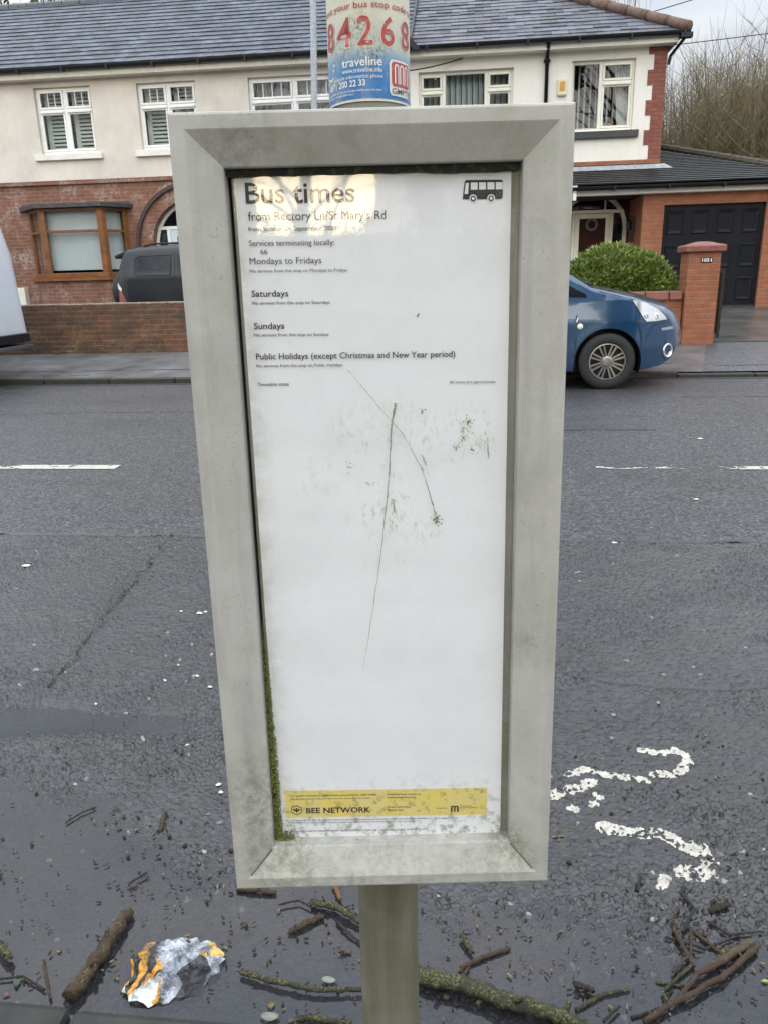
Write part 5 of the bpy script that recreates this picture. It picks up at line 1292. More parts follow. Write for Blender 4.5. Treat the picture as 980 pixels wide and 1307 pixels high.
LT('Public Holidays (except Christmas and New Year period)', -.0984, -.0608, .1583, .0046, .010); LT('No services from this stop on Public Holidays', -.0986, -.0670, .0688, .0024, .003)
LT('Timetable notes', -.0985, -.0818, .0250, .0026, .006); LT('All times are approximate.', .0552, -.0818, .0372, .0022, .0)
# bus pictogram
m = LB()
def pq(mb, pts): mb.add([plc(u, v) for u, v in pts], [tuple(range(len(pts)))])
def pq2(mb, pts, d=.0002): mb.add([(a, b-d, c) for a, b, c in (plc(u, v) for u, v in pts)], [tuple(range(len(pts)))])
def disc(mb, u, v, r, d, n=20): mb.add([(a, b-d, c) for a, b, c in (plc(u+r*cos(2*pi*k/n), v+r*sin(2*pi*k/n)) for k in range(n))], [tuple(range(n))])
bu, bv = .0655, .0705-.0005
pq(m, [(bu,bv-.0135),(bu+.0015,bv-.001),(bu+.0025,bv),(bu+.0290,bv),(bu+.0303,bv-.001),(bu+.0303,bv-.0125),(bu+.029,bv-.0135)]); bus = m.build('bus_pictogram', M_['ink'], sheet_, fix=False)
m = LB()
for k in range(4): pq2(m, [(bu+.0060+.0063*k,bv-.0068),(bu+.0060+.0063*k,bv-.0018),(bu+.0112+.0063*k,bv-.0018),(bu+.0112+.0063*k,bv-.0068)])
pq2(m, [(bu+.0013,bv-.0098),(bu+.0023,bv-.0020),(bu+.0046,bv-.0020),(bu+.0040,bv-.0098)])
for q in (.0079, .0215): disc(m, bu+q, bv-.0131, .0029, .0002); 
m.build('pictogram_window', M_['paper'], bus, fix=False)
m = LB()
for q in (.0079, .0215): disc(m, bu+q, bv-.0131, .0021, .0003)
m.build('pictogram_tyre', M_['ink'], bus, fix=False)
m = LB()
for q in (.0079, .0215): disc(m, bu+q, bv-.0131, .0011, .0004)
m.build('pictogram_hub', M_['paper'], bus, fix=False)
# yellow footer
t = NT('yellow_band'); c = t.mix(t.rng(t.noise(30, 5, .7), .40, .65, 0, .55), (.76,.61,.16), (.70,.62,.32)); c = t.mix(t.math('MULTIPLY', t.rng(t.noise(130, 5, .7), .54, .66), .6), c, (.22,.20,.08))
t.bsdf(c, .6); M_['yellow'] = t.mat
m = LB(); pq2(m, [(-.0996,-.4865),(.0892,-.4865),(.0892,-.4575),(-.0996,-.4575)], -.00035); ft = m.build('footer_band', M_['yellow'], sheet_, fix=False)
K = plain('footer_ink', (.035,.032,.02), .6, bump=0)
def LF(txt, u, v, w, cap, b=0.0): return LT(txt, u, v, w, cap, b, K)
LF('For public transport information phone', -.0947, -.4636, .0560, .0018, .004); LF('0161 244 1000', -.0377, -.4636, .0236, .0018, .010)
LF('7am-8pm Monday to Friday, 8am-8pm Saturday, Sunday & public holidays', -.0940, -.4668, .0745, .0012, .004)
LF('Find live bus times at', -.0040, -.4636, .0312, .0018, .004); LF('beenetwork.com', -.0035, -.4668, .0258, .0017, .010)
LF('BEE NETWORK', -.0803, -.4818, .0604, .0056, .022); LF('Every journey.', -.0036, -.4772, .0215, .0018, .010); LF('Every day.', -.0036, -.4806, .0150, .0018, .010)
LF('Powered by', .0415, -.4790, .0105, .0011, .006); LF('Transport for', .0640, -.4770, .0115, .0012, .01); LF('Greater Manchester', .0640, -.4790, .0165, .0012, .01)
m = LB(); hc = (-.0892, -.4784); ho = []
for k in range(6): a0 = pi/2+k*pi/3; ho.append((cos(a0), sin(a0)))
for k in range(6):
    a, b = ho[k], ho[(k+1) % 6]; pq(m, [(hc[0]+.0056*a[0],hc[1]+.0056*a[1]),(hc[0]+.0056*b[0],hc[1]+.0056*b[1]),(hc[0]+.0048*b[0],hc[1]+.0048*b[1]),(hc[0]+.0048*a[0],hc[1]+.0048*a[1])])
pq(m, [(hc[0]-.0007,hc[1]+.001),(hc[0]+.0007,hc[1]+.001),(hc[0]+.0010,hc[1]-.001),(hc[0],hc[1]-.0032),(hc[0]-.0010,hc[1]-.001)]); disc(m, hc[0], hc[1]+.0017, .0008, 0, 10)
for sx in (-1, 1): pq(m, [(hc[0]+sx*.0008,hc[1]+.0006),(hc[0]+sx*.0030,hc[1]+.0020),(hc[0]+sx*.0034,hc[1]+.0008),(hc[0]+sx*.0012,hc[1]-.0002)]); pq(m, [(hc[0]+sx*.0010,hc[1]-.0004),(hc[0]+sx*.0027,hc[1]+.0002),(hc[0]+sx*.0025,hc[1]-.0010),(hc[0]+sx*.0011,hc[1]-.0010)])
m.build('bee_emblem', K, sheet_, fix=False)
m = LB(); lu, lv = .0553, -.4828
for u0, u1 in ((0,.0016),(.0030,.0044),(.0058,.0074)): pq(m, [(lu+u0,lv),(lu+u1,lv),(lu+u1,lv+.0050),(lu+u0,lv+.0050)])
for c0 in (.0022, .0052):
    for k in range(8):
        a, b = pi*k/8, pi*(k+1)/8; pq(m, [(lu+c0+.0022*cos(a),lv+.0050+.0018*sin(a)),(lu+c0+.0022*cos(b),lv+.0050+.0018*sin(b)),(lu+c0+.0008*cos(b),lv+.0046+.0008*sin(b)),(lu+c0+.0008*cos(a),lv+.0046+.0008*sin(a))])
m.build('transport_emblem', K, sheet_, fix=False)
LT('Transport for Greater Manchester endeavours to ensure the accuracy of information supplied and will accept no liability for loss or damage caused', -.0940, -.4900, .1560, .0013, .006)
LT('by errors or omissions. Transport for Greater Manchester will not be liable for any services', -.0935, -.4928, .1130, .0013, .006)
LT('SATP/Conbusy 8 BCA118WU/1502AP 18092023 DIRECTORY 08 - ST MARYS ROAD, S PRESTWICH', -.1010, -.5025, .1340, .0018, .0)
# clear pane, drops, scratches
M_['pane'] = glass('acrylic_pane', (.985,.99,.985), .62, .03, .05)
m = LB(); m.quad((tr0[0]+.002,.0226,tr0[2]+.003),(tr0[1]-.004,.0226,tr0[2]+.003),(tr0[1]-.004,.0226,tr0[3]-.0005),(tr0[0]+.002,.0226,tr0[3]-.0005)); pane = m.build('pane', M_['pane'], case)
rr = random.Random(8)
t = NT('water_drop'); g_ = t.n('ShaderNodeBsdfGlass'); g_.inputs['IOR'].default_value = 1.33; g_.inputs['Roughness'].default_value = 0; tr_ = t.n('ShaderNodeBsdfTransparent'); ms = t.n('ShaderNodeMixShader'); ms.inputs[0].default_value = .72
t.l(tr_.outputs[0], ms.inputs[1]); t.l(g_.outputs[0], ms.inputs[2]); t.l(ms.outputs[0], t.out.inputs[0]); M_['drop'] = t.mat
DROPS = [(-.099,-.009),(-.079,.003),(-.088,-.003),(.0385,.0445),(.06,.0395),(.085,.072),(.07,.035),(-.06,-.075),(-.09,-.155),(-.082,-.168),(-.074,-.195),(.053,-.155),(.037,-.185),(-.095,-.115),(-.09,-.09),(-.055,-.205),(-.02,-.225),(-.065,-.268),(.005,-.30),(-.06,-.345),(-.075,-.405),(-.008,-.415),(.073,-.435),(.02,-.37),(-.072,-.30),(.05,-.235),(-.02,-.285),(-.09,-.24),(.078,-.20),(.012,-.12)]
for (u, v) in DROPS:
    r = rr.uniform(.0011, .0021); m = LB(); n = 12
    vs = []; fs = []
    for k in range(5):
        a = k/4*pi/2
        for j in range(n): vs.append((u+r*cos(a)*cos(2*pi*j/n)*1.05, .0224-r*.55*sin(a), V0+v+r*cos(a)*sin(2*pi*j/n)*(1.0 if sin(2*pi*j/n) > 0 else 1.25)))
    for k in range(4):
        for j in range(n): fs.append((k*n+j, k*n+(j+1) % n, (k+1)*n+(j+1) % n, (k+1)*n+j))
    m.add(vs, fs); m.build('water_drop', M_['drop'], pane, smooth=True)
t = NT('scratch_dirt'); t.bsdf(t.mix(t.rng(t.noise(200, 3), .4, .6), (.16,.16,.08), (.40,.40,.30)), .8); M_['scr'] = t.mat
def scratch(pts, w0, w1, jit=.0004):
    m = LB(); n = len(pts)
    P = []
    for i in range(40):
        f = i/39*(n-1); k = min(n-2, int(f)); g = f-k
        P.append((pts[k][0]*(1-g)+pts[k+1][0]*g+rr.gauss(0, jit), pts[k][1]*(1-g)+pts[k+1][1]*g))
    for i in range(39):
        a, b = P[i], P[i+1]; w = (w0+(w1-w0)*i/39)*rr.uniform(.5, 1.3)
        m.quad((a[0]-w,.0222,V0+a[1]),(a[0]+w,.0222,V0+a[1]),(b[0]+w,.0222,V0+b[1]),(b[0]-w,.0222,V0+b[1]))
    m.build('scratch', M_['scr'], pane)
sc = lambda px, py: px
scratch([(-.0255,-.071),(-.004,-.098),(.018,-.125),(.033,-.155),(.043,-.192)], .00022, .00045, .0002)
scratch([(.0115,-.098),(.0075,-.120),(.005,-.160),(-.002,-.215),(-.010,-.265),(-.022,-.335)], .0006, .0001, .0002)
scratch([(.0115,-.098),(.0095,-.108),(.0075,-.120)], .0009, .0006, .0003)
scratch([(.032,-.141),(.036,-.150)], .0004, .0006); scratch([(.008,-.178),(.009,-.190)], .0004, .0006); scratch([(.086,-.128),(.087,-.146)], .0003, .0005)
def smudge(u, v, r, n):
    m = LB()
    for i in range(n):
        a = rr.uniform(0, 2*pi); d = abs(rr.gauss(0, r)); x, z = u+d*cos(a), v+d*sin(a)*1.4; s = rr.uniform(.0002, .0007)
        m.quad((x-s,.0222,V0+z-s),(x+s,.0222,V0+z-s*.6),(x+s*.8,.0222,V0+z+s),(x-s*.7,.0222,V0+z+s*.9))
    m.build('algae_smudge', M_['scr2'], pane)
M_['scr2'] = plain('algae', (.22,.23,.055), .9, .4, 200)
smudge(.044,-.196,.0025,60); smudge(.070,-.115,.0030,26); smudge(.066,-.128,.0035,24); smudge(.060,-.136,.002,16); smudge(.074,-.138,.002,16); smudge(.033,-.105,.002,12); smudge(-.028,-.150,.003,12); smudge(-.012,-.165,.004,10); smudge(.03,-.03,.001,8)
# moss grown into the left gap and the corner
t = NT('moss'); t.bsdf(t.mix(t.rng(t.noise(400, 4, .7), .35, .65), (.085,.105,.022), (.23,.26,.060)), .95, normal=t.bump(t.noise(900, 3), .8, .001)); M_['moss'] = t.mat
m = LB(); rr = random.Random(31)
def tuft(u, d, v, r):
    n = 6; m.add([(u+r*rr.uniform(.7,1.3)*cos(2*pi*k/n), d, v+r*rr.uniform(.7,1.4)*sin(2*pi*k/n)) for k in range(n)]+[(u, d-r*.9, v)], [(k, (k+1) % n, n) for k in range(n)])
for i in range(1700):
    v = -.285-.225*rr.random()**.75; k = min(1, (-.27-v)/.15); tuft(-.1095+rr.uniform(-.0012, .0028+.0030*k), rr.uniform(.021,.0255), V0+v, rr.uniform(.0003,.0007)*(.6+.7*k))
for i in range(320): tuft(-.108+abs(rr.gauss(0,.008)), rr.uniform(.020,.025), V0-.509+abs(rr.gauss(0,.004)), rr.uniform(.0004,.0009))
for i in range(120): tuft(rr.uniform(-.09,.10), rr.uniform(.017,.024), V0-.5115+rr.gauss(0,.0012), rr.uniform(.0004,.0010))
m.build('moss', M_['moss'], case, fix=False)
m = LB(); pts = [(.0605,-.5245),(.064,-.5235),(.0685,-.5240),(.0695,-.5262),(.066,-.5282),(.062,-.5275)]
m.add([(u, .0065-.0012, V0+v) for u, v in pts], [tuple(range(len(pts)))]); m.build('paint_chip', plain('bare_metal', (.13,.13,.13), .5, .4, 300), fr_)
# clamps
m = LB(); 
for v in (-.45, .02): m.box(-.045,.035,.0525,.080,V0+v,V0+v+.03); m.box(-.045,-.038,.08,.125,V0+v+.002,V0+v+.028); m.box(.0285,.035,.08,.125,V0+v+.002,V0+v+.028)
m.build('clamp', M_['galv'], case)
# ---- pole
PR = .0328
pbase = base + (Rm @ Vector((-.0092, .11, .0)))
foot_l = (.11 - pbase.z)/upv.z
pole = thing('bus_stop_pole', 'green stained grey round steel pole carrying the stop code sleeve', 'pole', pbase+upv*foot_l, None, (-LEAN, .0048, YAW))
ft0 = -foot_l
M_['pole'] = None
t = NT('pole_paint'); c = t.mix(t.rng(t.noise(60, 4, .6, stretch=(1,1,.05)), .38, .66), (.150,.140,.100), (.105,.100,.060))
c = t.mix(t.rng(t.noise(24, 5, .65, stretch=(1,1,.25)), .45, .68, 0, .8), c, (.085,.09,.042)); c = t.mix(t.rng(t.noise(500, 2), .68, .71, 0, .8), c, (.02,.02,.015))
c = t.mix(t.rng(t.noise(9, 3), .55, .7, 0, .5), c, (.20,.20,.175)); t.bsdf(c, .5, .0, t.bump(t.noise(300, 3), .15, .001)); M_['pole'] = t.mat
DXT = .0000
m = LB(); m.lathe([(PR,0),(PR,1.9),(0,1.9)], (0,0,0), (0,0,1), 48); pl_ = m.build('shaft', M_['pole'], pole, smooth=False)
pl_.data.polygons.foreach_set('use_smooth', [True]*len(pl_.data.polygons))
m = LB(); m.lathe([(PR+.03,0),(PR+.03,.008),(PR+.004,.012)], (0,0,-.005), (0,0,1), 32); m.build('base_collar', M_['galv'], pole)
# sleeve with the stop code: coordinates v above the case origin
sv = lambda v: ft0 + V0 + v          # local height on the pole
SRr = PR+.0008
t = NT('stop_code_sleeve'); x_, y_, z_ = t.xyz()
c = t.n('ShaderNodeValToRGB'); t.l(t.rng(z_, sv(.138), sv(.200)), c.inputs[0]); e = c.color_ramp.elements
e[0].position = .0; e[0].color = (.030,.155,.40,1); e[1].position = 1; e[1].color = (.60,.58,.46,1)
for p, q in ((.30,(.045,.19,.43,1)),(.46,(.17,.30,.46,1)),(.58,(.46,.49,.45,1))): k = e.new(p); k.color = q
cc = c.outputs[0]
cc = t.mix(t.rng(t.noise(60, 5, .7), .5, .7, 0, .6), cc, (.40,.42,.30))
mk = t.math('MAXIMUM', t.blob((.004,-PR,sv(.168)), .0, .020), t.math('MAXIMUM', t.blob((-.006,-PR,sv(.189)), .0, .014), t.math('MULTIPLY', t.blob((-.02,-PR*.8,sv(.172)), .0, .020), .6)))
mo = t.math('MULTIPLY', t.rng(t.noise(330, 5, .75), .46, .58), mk)
SLEEVE_BASE = cc
t.bsdf(t.mix(t.math('MULTIPLY', mo, .9), cc, (.05,.055,.035)), .38, normal=t.bump(t.noise(200, 3), .1, .001)); M_['sleeve'] = t.mat
m = LB(); m.lathe([(SRr,sv(.1375)),(SRr,sv(.30))], (0,0,0), (0,0,1), 64); slv = m.build('sleeve', M_['sleeve'], pole, smooth=True)
m = LB(); m.lathe([(SRr-.0003,sv(.1355)),(SRr-.0003,sv(.1376))], (0,0,0), (0,0,1), 64); m.build('sleeve_edge', plain('sleeve_white', (.62,.62,.56), .5, .15, 60), slv, smooth=True)
def wrap(u, v, d=.0004):
    a = u/SRr; r = SRr+d; return (r*sin(a), -r*cos(a), sv(v))
def worn_ink(name, c, k=.35):
    t = NT(name); t.bsdf(t.mix(t.math('MULTIPLY', t.rng(t.noise(260, 5, .75), .5, .62), k), c, (.35,.33,.25)), .5); return t.mat
RED = worn_ink('faded_red', (.40,.055,.045)); WH = worn_ink('sleeve_letters', (.72,.74,.74), .25); BKK = worn_ink('sleeve_black', (.03,.03,.035), .2)
SW = plain('digit_outline', (.66,.62,.52), .5, .1, 60)
def LW(txt, u, v, w, cap, mat, b=0.0, d=.0005): return lettering(txt, u, v, w, cap, mat, slv, lambda a, q: wrap(a, q, d), b)
LW('text your bus stop code to', -.046, .2010, .092, .0042, RED, .01)
for ch, u, w in (('8',-.0435,.0135),('4',-.0280,.0155),('2',-.0095,.0140),('6',.0092,.0135),('8',.0285,.0140)):
    LW(ch, u, .1748, w, .0205, SW, .032, .0003); LW(ch, u+.0008, .1753, w-.0016, .0195, RED, .010, .0006)
LW('traveline', -.0225, .1607, .0330, .0062, WH, .012); LW('www.traveline.info', -.0225, .1562, .0330, .0032, WH, .004)
LW('public transport information phone', -.046, .1520, .0570, .0026, WH, .002); LW('0871 200 22 33', -.0400, .1465, .0370, .0044, WH, .022)
LW('calls from landlines cost 10p per minute, mobiles may cost more', -.0470, .1427, .0570, .0016, WH, .004); LW('and network charges will vary', -.0460, .1403, .0330, .0016, WH, .004)
m = LB()
for k in range(10):
    a0, a1 = -.35+1.5*k/10, -.35+1.5*(k+1)/10
    q = lambda r, a: wrap(-.0375+r*sin(a)*.8, .162-r*cos(a)*.85, .0005); m.quad(q(.0095,a0-.5), q(.0095,a1-.5), q(.0080,a1-.5), q(.0080,a0-.5))
for k in range(2):
    for j in range(1): 
        u, v = -.0335+.001*k, .1600+.0035*k; m.quad(wrap(u,v,.0005),wrap(u+.0018,v,.0005),wrap(u+.0018,v+.0018,.0005),wrap(u,v+.0018,.0005))
m.build('journey_emblem', WH, slv, fix=False)
def wpoly(mb, pts, d): mb.add([wrap(u, v, d) for u, v in pts], [tuple(range(len(pts)))])
def rrect(u0, u1, v0, v1, r):
    o = []
    for cu, cv, a in ((u1-r,v1-r,0),(u0+r,v1-r,pi/2),(u0+r,v0+r,pi),(u1-r,v0+r,1.5*pi)):
        for k in range(5): o.append((cu+r*cos(a+k*pi/8), cv+r*sin(a+k*pi/8)))
    return o
def wgrid(mb, u0, u1, v0, v1, d, r):   # rounded panel bent round the pole
    n = 16
    for i in range(n):
        a, b = u0+(u1-u0)*i/n, u0+(u1-u0)*(i+1)/n
        def vv(u):
            e = max(0, r-(u-u0), r-(u1-u)); return r-sqrt(max(0, r*r-e*e))
        mb.quad(wrap(a,v0+vv(a),d),wrap(b,v0+vv(b),d),wrap(b,v1-vv(b),d),wrap(a,v1-vv(a),d))
m = LB(); wgrid(m, .0165, .0420, .1400, .1660, .0004, .003); lb = m.build('operator_badge', worn_ink('badge_white', (.66,.66,.62), .2), slv, fix=False)
m = LB(); wgrid(m, .0185, .0400, .1468, .1645, .0006, .002); m.build('badge_field', RED, lb, fix=False)
m = LB()
for c0 in (.0235, .0290, .0345):
    for w0, w1 in ((-.0023,-.0012),(.0012,.0023)): m.quad(wrap(c0+w0,.1490,.0008),wrap(c0+w1,.1490,.0008),wrap(c0+w1,.1608,.0008),wrap(c0+w0,.1608,.0008))
    for k in range(6):
        a, b = pi*k/6, pi*(k+1)/6; m.quad(wrap(c0+.0023*cos(a),.1608+.0022*sin(a),.0008),wrap(c0+.0023*cos(b),.1608+.0022*sin(b),.0008),wrap(c0+.0012*cos(b),.1608+.0012*sin(b),.0008),wrap(c0+.0012*cos(a),.1608+.0012*sin(a),.0008))
m.build('badge_emblem', WH, lb, fix=False)
lettering('GMPTE', .0186, .1415, .0220, .0040, BKK, lb, lambda a, q: wrap(a, q, .0008), .003)
# ================================================================== DEBRIS IN THE GUTTER
def stick_mat(name, c1, c2, lich, k):
    c1 = tuple(.72*q for q in c1); c2 = tuple(.6*q for q in c2)
    t = NT(name); c = t.mix(t.rng(t.noise(140, 6, .75), .38, .62), c1, c2)
    c = t.mix(t.math('MULTIPLY', t.math('MULTIPLY', t.rng(t.noise(230, 5, .75), .50, .58), t.rng(t.noise(34, 3), .42, .58)), k), c, lich); c = t.mix(t.rng(t.noise(170, 5, .7), .56, .66, 0, .8), c, (.012,.010,.008))
    t.bsdf(c, t.rng(t.noise(30, 3), .3, .7, .3, .7), normal=t.bump(t.noise(330, 5, .75), 1.0, .005)); return t.mat
LI = (.26,.27,.07); LG = (.30,.34,.24)
SM = {'t': stick_mat('bark_stick', (.12,.062,.034), (.065,.036,.022), LI, .55), 'b': stick_mat('brown_twig', (.13,.072,.040), (.075,.042,.026), LI, .12), 'g': stick_mat('lichen_twig', (.075,.062,.035), (.045,.040,.024), LI, .75),
      'd': stick_mat('wet_twig', (.050,.035,.025), (.028,.020,.015), LI, .1), 'o': stick_mat('peeled_twig', (.30,.13,.05), (.42,.22,.10), LI, .05), 'm': stick_mat('mossy_log', (.085,.080,.045), (.05,.048,.028), LI, .85), 'p': stick_mat('pale_twig', (.19,.14,.075), (.12,.085,.045), LG, .55), 's': stick_mat('straw', (.42,.33,.16), (.30,.22,.10), LI, 0)}
STICKS=[
 ([(-0.739,1.044),(-0.727,1.136),(-0.717,1.251)],0.0165,'t','thick broken stick with flaking red-brown bark left of the wrapper'),
 ([(-0.839,1.123),(-0.779,1.041)],0.0038,'b','thin reddish twig near the bottom left corner by the kerb'),
 ([(-0.947,1.146),(-0.903,1.114)],0.0094,'g','short yellow-green lichened stub cut by the left edge'),
 ([(-0.75,1.506),(-0.761,1.574)],0.0075,'b','short curved brown stick standing out of the water left of the case'),
 ([(-1.001,1.518),(-0.977,1.558),(-0.951,1.581)],0.0028,'d','dark bent twig floating alone in the left puddle'),
 ([(-0.752,1.33),(-0.725,1.368)],0.0032,'d','small dark twig in the puddle above the wrapper'),
 ([(-0.505,1.341),(-0.416,1.335)],0.0078,'b','brown stick lying just under the lower left corner of the case'),
 ([(-0.291,1.368),(-0.272,1.327)],0.0066,'o','short peeled orange twig with a dark tip beside the pole'),
 ([(-0.334,1.311),(-0.274,1.298),(-0.215,1.264)],0.0084,'g','lichened branch touching the left side of the pole'),
 ([(-0.362,1.234),(-0.298,1.282)],0.0080,'b','plain brown stick below the lichened branch left of the pole'),
 ([(-0.269,1.268),(-0.240,1.24),(-0.209,1.217)],0.0040,'d','dark forked twig tucked against the pole above the brown leaf'),
 ([(-0.434,1.127),(-0.373,1.113),(-0.286,1.1),(-0.19,1.108)],0.0067,'g','long knobbly lichened twig running left from the foot of the pole'),
 ([(-0.305,1.047),(-0.202,1.043)],0.0071,'g','yellow lichened twig against the kerb left of the pole'),
 ([(-0.111,1.152),(0.009,1.122),(0.123,1.09),(0.217,1.062)],0.0172,'m','thick mossy log lying in the water right of the pole'),
 ([(-0.012,1.249),(0.015,1.21)],0.0062,'g','short greenish stub pointing at the forked twig right of the pole'),
 ([(-0.012,1.178),(0.032,1.204),(0.087,1.233)],0.0056,'b','brown knotted twig with a raised end above the mossy log'),
 ([(-0.028,1.147),(-0.005,1.158),(0.006,1.18)],0.0038,'b','thin curved twig hooked onto the mossy log'),
 ([(0.572,1.27),(0.482,1.191),(0.317,1.089)],0.0072,'b','longest smooth brown stick of the pile at the lower right'),
 ([(0.568,1.285),(0.463,1.213)],0.0090,'p','pale lichened stick lying on top of the lower right pile'),
 ([(0.423,1.305),(0.43,1.258),(0.439,1.217)],0.0062,'b','upright brown twig at the left of the lower right pile'),
 ([(0.472,1.418),(0.46,1.40),(0.477,1.36),(0.437,1.296)],0.0050,'d','looped dark twig at the top of the lower right pile'),
 ([(0.456,1.312),(0.51,1.244)],0.0054,'b','brown twig crossing the middle of the lower right pile'),
 ([(0.437,1.222),(0.366,1.156),(0.373,1.125)],0.0044,'g','greenish hooked twig at the bottom of the lower right pile'),
 ([(0.502,1.233),(0.44,1.196),(0.385,1.133)],0.0067,'b','reddish brown twig running under the pale one in the pile'),
 ([(0.202,1.107),(0.257,1.143),(0.307,1.158)],0.0048,'g','curved yellow-green twig between the mossy log and the pile'),
 ([(0.205,1.156),(0.239,1.145)],0.0075,'d','dark knobbly stub above the curved yellow-green twig'),
 ([(0.247,1.083),(0.281,1.117)],0.0036,'d','small dark twig at the bottom edge right of the mossy log'),
 ([(0.207,1.586),(0.254,1.587)],0.0034,'s','upper pale straw against the right edge of the case'),
 ([(0.201,1.558),(0.233,1.566)],0.0034,'s','lower pale straw against the right edge of the case'),
 ([(0.368,1.401),(0.385,1.443)],0.0052,'d','small dark stub below the curl of white road paint'),
 ([(0.509,1.361),(0.530,1.368),(0.554,1.381)],0.0085,'d','dark mossy clump right of the looped twig'),
 ([(0.40,1.285),(0.47,1.262),(0.55,1.30)],0.0030,'d','thin dark crooked twig lying across the top of the lower right pile'),
 ([(0.395,1.20),(0.44,1.245),(0.455,1.30)],0.0034,'b','slender brown twig rising through the left of the lower right pile'),
 ([(0.36,1.18),(0.42,1.172),(0.50,1.20)],0.0030,'g','fine green twig tucked beneath the reddish stick of the pile'),
 ([(0.50,1.33),(0.53,1.30),(0.60,1.315)],0.0032,'d','fine dark twig pointing at the right edge above the pale stick'),
 ([(0.445,1.36),(0.425,1.33),(0.43,1.305)],0.0036,'b','curled brown twig joining the looped twig to the pile'),
 ([(0.30,1.10),(0.36,1.125),(0.385,1.165)],0.0038,'d','dark twig leaning from the bottom edge against the pile'),
 ([(-0.80,1.06),(-0.86,1.085),(-0.93,1.07)],0.0030,'d','fine dark twig beside the green leaf at bottom left'),
 ([(-0.40,1.30),(-0.36,1.315),(-0.33,1.30)],0.0028,'d','tiny dark twig just above the plain brown stick by the pole'),
]
MB = _MB
for si, (pl, r, k, lb) in enumerate(STICKS):
    r *= .86 if r > .008 else .78
    rr = random.Random(100+si); pts = []; rd = []
    seg_n = 9
    for i in range(len(pl)-1):
        for j in range(seg_n):
            f = j/seg_n; pts.append((pl[i][0]*(1-f)+pl[i+1][0]*f, pl[i][1]*(1-f)+pl[i+1][1]*f))
    pts.append(pl[-1]); n = len(pts); out = []
    for i, (x, y) in enumerate(pts):
        arch = sin(pi*i/(n-1))*r*.8*(rr.random() < .9)
        out.append((x+rr.gauss(0, r*.16), y+rr.gauss(0, r*.16), r*.70+.001+arch*.6+(si % 3)*.003)); rd.append(r*(1.05-.22*i/(n-1))*rr.uniform(.86,1.14))
    o3 = Vector(out[0]); m = MB(); m.tube([Vector(p)-o3 for p in out], rd, 12)
    for kx in range(3 if r > .005 else 1):   # knots and snapped side shoots
        i = rr.randint(1, n-2); p = Vector(out[i])-o3; d = Vector((rr.gauss(0,1), rr.gauss(0,1), .5)).normalized()
        m.tube([p, p+d*r*rr.uniform(1.4,2.6)], [r*.5, r*.25], 6)
    m.v = [(p[0]+rr.gauss(0,r*.07), p[1]+rr.gauss(0,r*.07), p[2]+rr.gauss(0,r*.07)) for p in m.v]
    o = m.build('stick', SM[k], None, smooth=True); o.location = o3; tag(o, lb, 'stick', 'sticks in the gutter')
LEAVES = [((0.271,1.203),0.0396,'sub','sunken grey-brown oak leaf in the water left of the stick pile'),((-0.261,1.129),0.0302,'pale','pale silvery leaf just left of the pole above the long twig'),((-0.355,1.044),0.0374,'pale','long pale leaf against the kerb left of the pole'),((-0.866,1.074),0.0274,'green','dark green leaf in the bottom left corner'),
 ((-0.241,1.199),0.0300,'dark','dark brown curled oak leaf touching the pole'),((-0.45,1.24),0.0262,'sub','sunken reddish leaf between the case and the left twigs'),((0.564,1.198),0.0148,'yel','small yellow-green leaf at the lower right edge'),((-0.872,1.046),0.015,'red','small red-brown leaf by the kerb at bottom left'),((0.615,1.372),0.0198,'brown','brown curled leaf at the right edge above the pile'),((-0.315,1.041),0.0172,'brown','dark brown leaf on the kerb line left of the pole'),((-0.714,1.11),0.0154,'sub','small sunken leaf beside the bark stick'),((0.183,1.174),0.0241,'sub','sunken brown leaf by the mossy log')]
LC = {'sub': ((.12,.095,.085),(.09,.07,.062)), 'pale': ((.22,.23,.18),(.16,.17,.13)), 'green': ((.05,.075,.045),(.035,.05,.03)), 'dark': ((.055,.035,.025),(.035,.022,.016)), 'yel': ((.30,.32,.06),(.2,.22,.05)), 'red': ((.17,.06,.04),(.1,.04,.03)), 'brown': ((.10,.06,.035),(.06,.035,.022))}
LM = {}
for k, (a, b) in LC.items():
    t = NT('leaf_'+k); t.bsdf(t.mix(t.rng(t.noise(60, 4), .35, .65), a, b), .4, normal=t.bump(t.noise(150, 3), .4, .002)); LM[k] = t.mat
for li, ((x, y), s, k, lb) in enumerate(LEAVES):
    rr = random.Random(li+50); m = MB(); n = 14; a0 = rr.uniform(0, pi); oak = k in ('sub', 'dark')
    if k == 'pale': a0 = .05
    z0 = -.0042 if k == 'sub' else .0035
    L_ = s; vs = []; fs = []
    for i in range(n+1):
        f = i/n; w = L_*.24*sin(pi*min(1, f*1.02))**.7*(1+(.32*sin(f*21) if oak else 0))
        for j in (-1, -.5, 0, .5, 1):
            u = (f-.5)*L_; v = j*w; z = (.10*L_*abs(j)**1.5 + .05*L_*sin(f*5+li))*(.25 if k == 'sub' else 1)
            vs.append((u*cos(a0)-v*sin(a0), u*sin(a0)+v*cos(a0), z))
    for i in range(n):
        for j in range(4): fs.append((i*5+j, i*5+j+1, (i+1)*5+j+1, (i+1)*5+j))
    m.add(vs, fs); o = m.build('fallen_leaf', LM[k], None, smooth=True); o.location = (x, y, z0); tag(o, lb, 'leaf', 'fallen leaves in the gutter')
